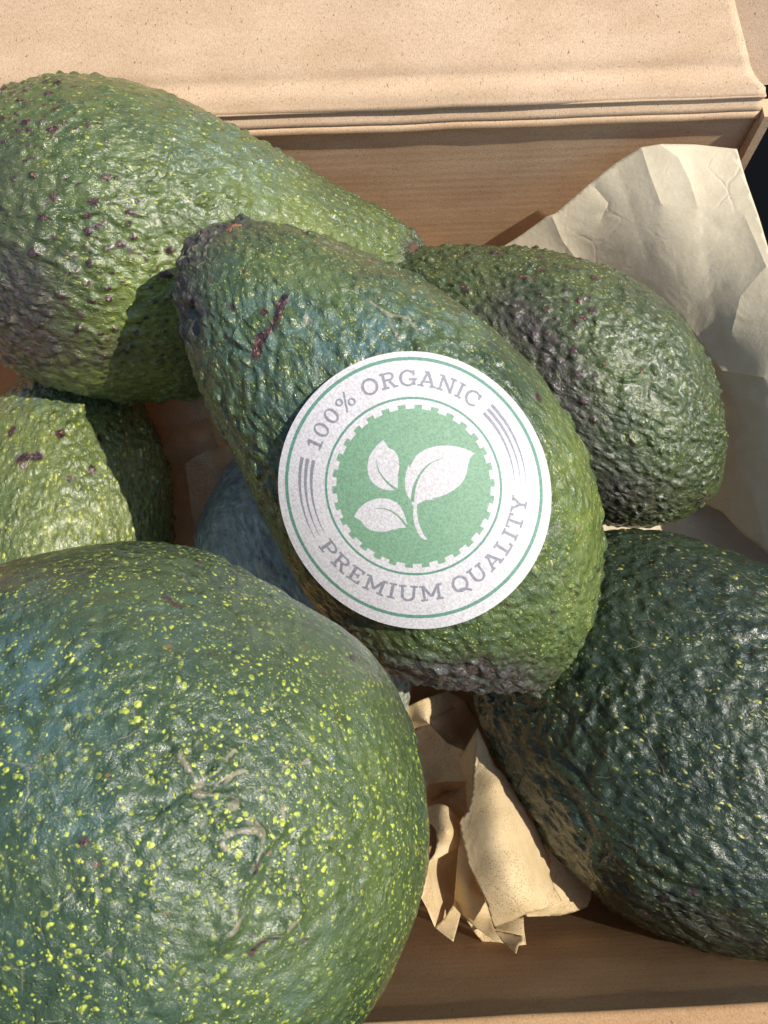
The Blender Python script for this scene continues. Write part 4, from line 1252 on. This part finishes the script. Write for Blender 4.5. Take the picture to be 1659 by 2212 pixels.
lf2 = sheet(cr2([(300, 1328), (380, 1288), (508, 1213), (498, 1400), (492, 1530), (470, 1600), (420, 1680), (352, 1745), (325, 1680), (300, 1620), (260, 1548), (290, 1450)]),
            cr2([(300, 1330, 21.4), (508, 1215, 22.5), (430, 1400, 22.8), (492, 1530, 22.8), (352, 1740, 21.3), (262, 1550, 21.0), (290, 1450, 21.1), (430, 1620, 22.4)]), 33, amp=0.010, k=4, scale=60, step=5, fine=0.0)
lf3 = sheet(cr2([(352, 1745), (420, 1680), (470, 1600), (490, 1540), (520, 1660), (500, 1740), (473, 1838), (420, 1800)]),
            cr2([(352, 1745, 21.3), (470, 1600, 21.9), (520, 1660, 21.8), (473, 1838, 20.9)]), 35, amp=0.006, k=4, step=5, fine=0.0)
mids = sheet(cr2([(515, 1100), (535, 1165), (575, 1335), (645, 1480), (700, 1620), (722, 1690), (745, 1770), (800, 1848), (740, 1830), (680, 1790), (600, 1730), (520, 1650), (478, 1590), (492, 1400), (506, 1210)]),
             cr2([(515, 1110, 21.9), (540, 1300, 22.0), (645, 1490, 21.9), (720, 1690, 21.6), (500, 1580, 22.0), (600, 1720, 21.4), (740, 1770, 21.1), (800, 1848, 20.8), (480, 1590, 22.2), (590, 1500, 21.5)]), 37, amp=0.010, k=4, scale=60, step=5, fine=0.0)
bt1 = sheet(cr2([(560, 1700), (640, 1740), (745, 1755), (800, 1840), (835, 1862), (760, 1862), (682, 1858), (620, 1790)]), cr2([(560, 1700, 22), (740, 1760, 22.0), (835, 1862, 21.7), (682, 1858, 21.9)]), 39, amp=0.006, step=5, fine=0.0)
bt2 = sheet(cr2([(738, 1765), (830, 1780), (925, 1800), (930, 1838), (898, 1866), (884, 1916), (840, 1880), (800, 1848)]), cr2([(738, 1765, 21.4), (925, 1800, 21.0), (884, 1916, 20.4), (800, 1848, 21.0)]), 41, amp=0.006, step=5, fine=0.0)
bt3 = sheet(cr2([(735, 1700), (930, 1675), (935, 1760), (948, 1858), (905, 1862), (928, 1810), (830, 1780), (740, 1765)]), cr2([(735, 1700, 22.3), (930, 1680, 22.2), (948, 1858, 21.6), (905, 1862, 21.4), (740, 1765, 22.0)]), 43, amp=0.006, step=5, fine=0.0)
paper('crumpled_paper', 'sunlit tan sheet of wrapping paper twisted into points above the front wall', PAPER_B, [main, upl, wing, lf1, lf2, lf3, mids, bt1, bt2, bt3])
bk = sheet(cr2([(120, 330), (260, 260), (430, 200), (560, 260), (640, 420), (620, 640), (640, 1000), (560, 1060), (440, 1000), (200, 980), (100, 700)]),
           cr2([(200, 350, 24.4), (310, 380, 23.6), (430, 240, 24.2), (560, 500, 25), (320, 460, 24.6), (430, 650, 24.2), (540, 580, 23.6), (300, 800, 24.6), (540, 790, 23.4), (430, 860, 24.8), (330, 930, 23.6), (520, 1000, 24.6)]),
           61, amp=0.16, k=12, scale=80, step=5, stiff=0.01, fine=0.02, folds=[(cr2x([(300, 400), (430, 540), (560, 600)]), .35, 12), (cr2x([(230, 450), (330, 420), (320, 380), (470, 300)]), -.25, 10), (cr2x([(310, 810), (430, 790), (560, 790)]), .4, 12), (cr2x([(330, 920), (400, 860), (480, 850), (540, 830)]), -.3, 8)])
paper('crumpled_paper', 'shaded brown crumple of paper deep in the gap under the labelled avocado tip', PAPER_B, [bk])
gp = sheet([(280, 800), (380, 820), (440, 850), (520, 900), (640, 1000), (640, 1250), (500, 1320), (360, 1260), (300, 1100)],
           [(380, 860, 25.2), (430, 890, 24.6), (470, 930, 25.8), (400, 960, 26.0), (450, 1000, 25.4), (400, 1080, 26.4), (450, 1120, 26.0), (400, 1200, 26.6), (600, 1000, 26.5), (300, 900, 26.5)],
           15, amp=0.2, k=9, scale=80, step=7, stiff=0.01, folds=[([(380, 930), (450, 900), (470, 960)], .3, 12), ([(470, 960), (400, 1000), (420, 1150)], .3, 15)])
paper('crumpled_paper', 'dim sheet of paper in the dark gap left of the labelled avocado', PAPER_B, [gp])
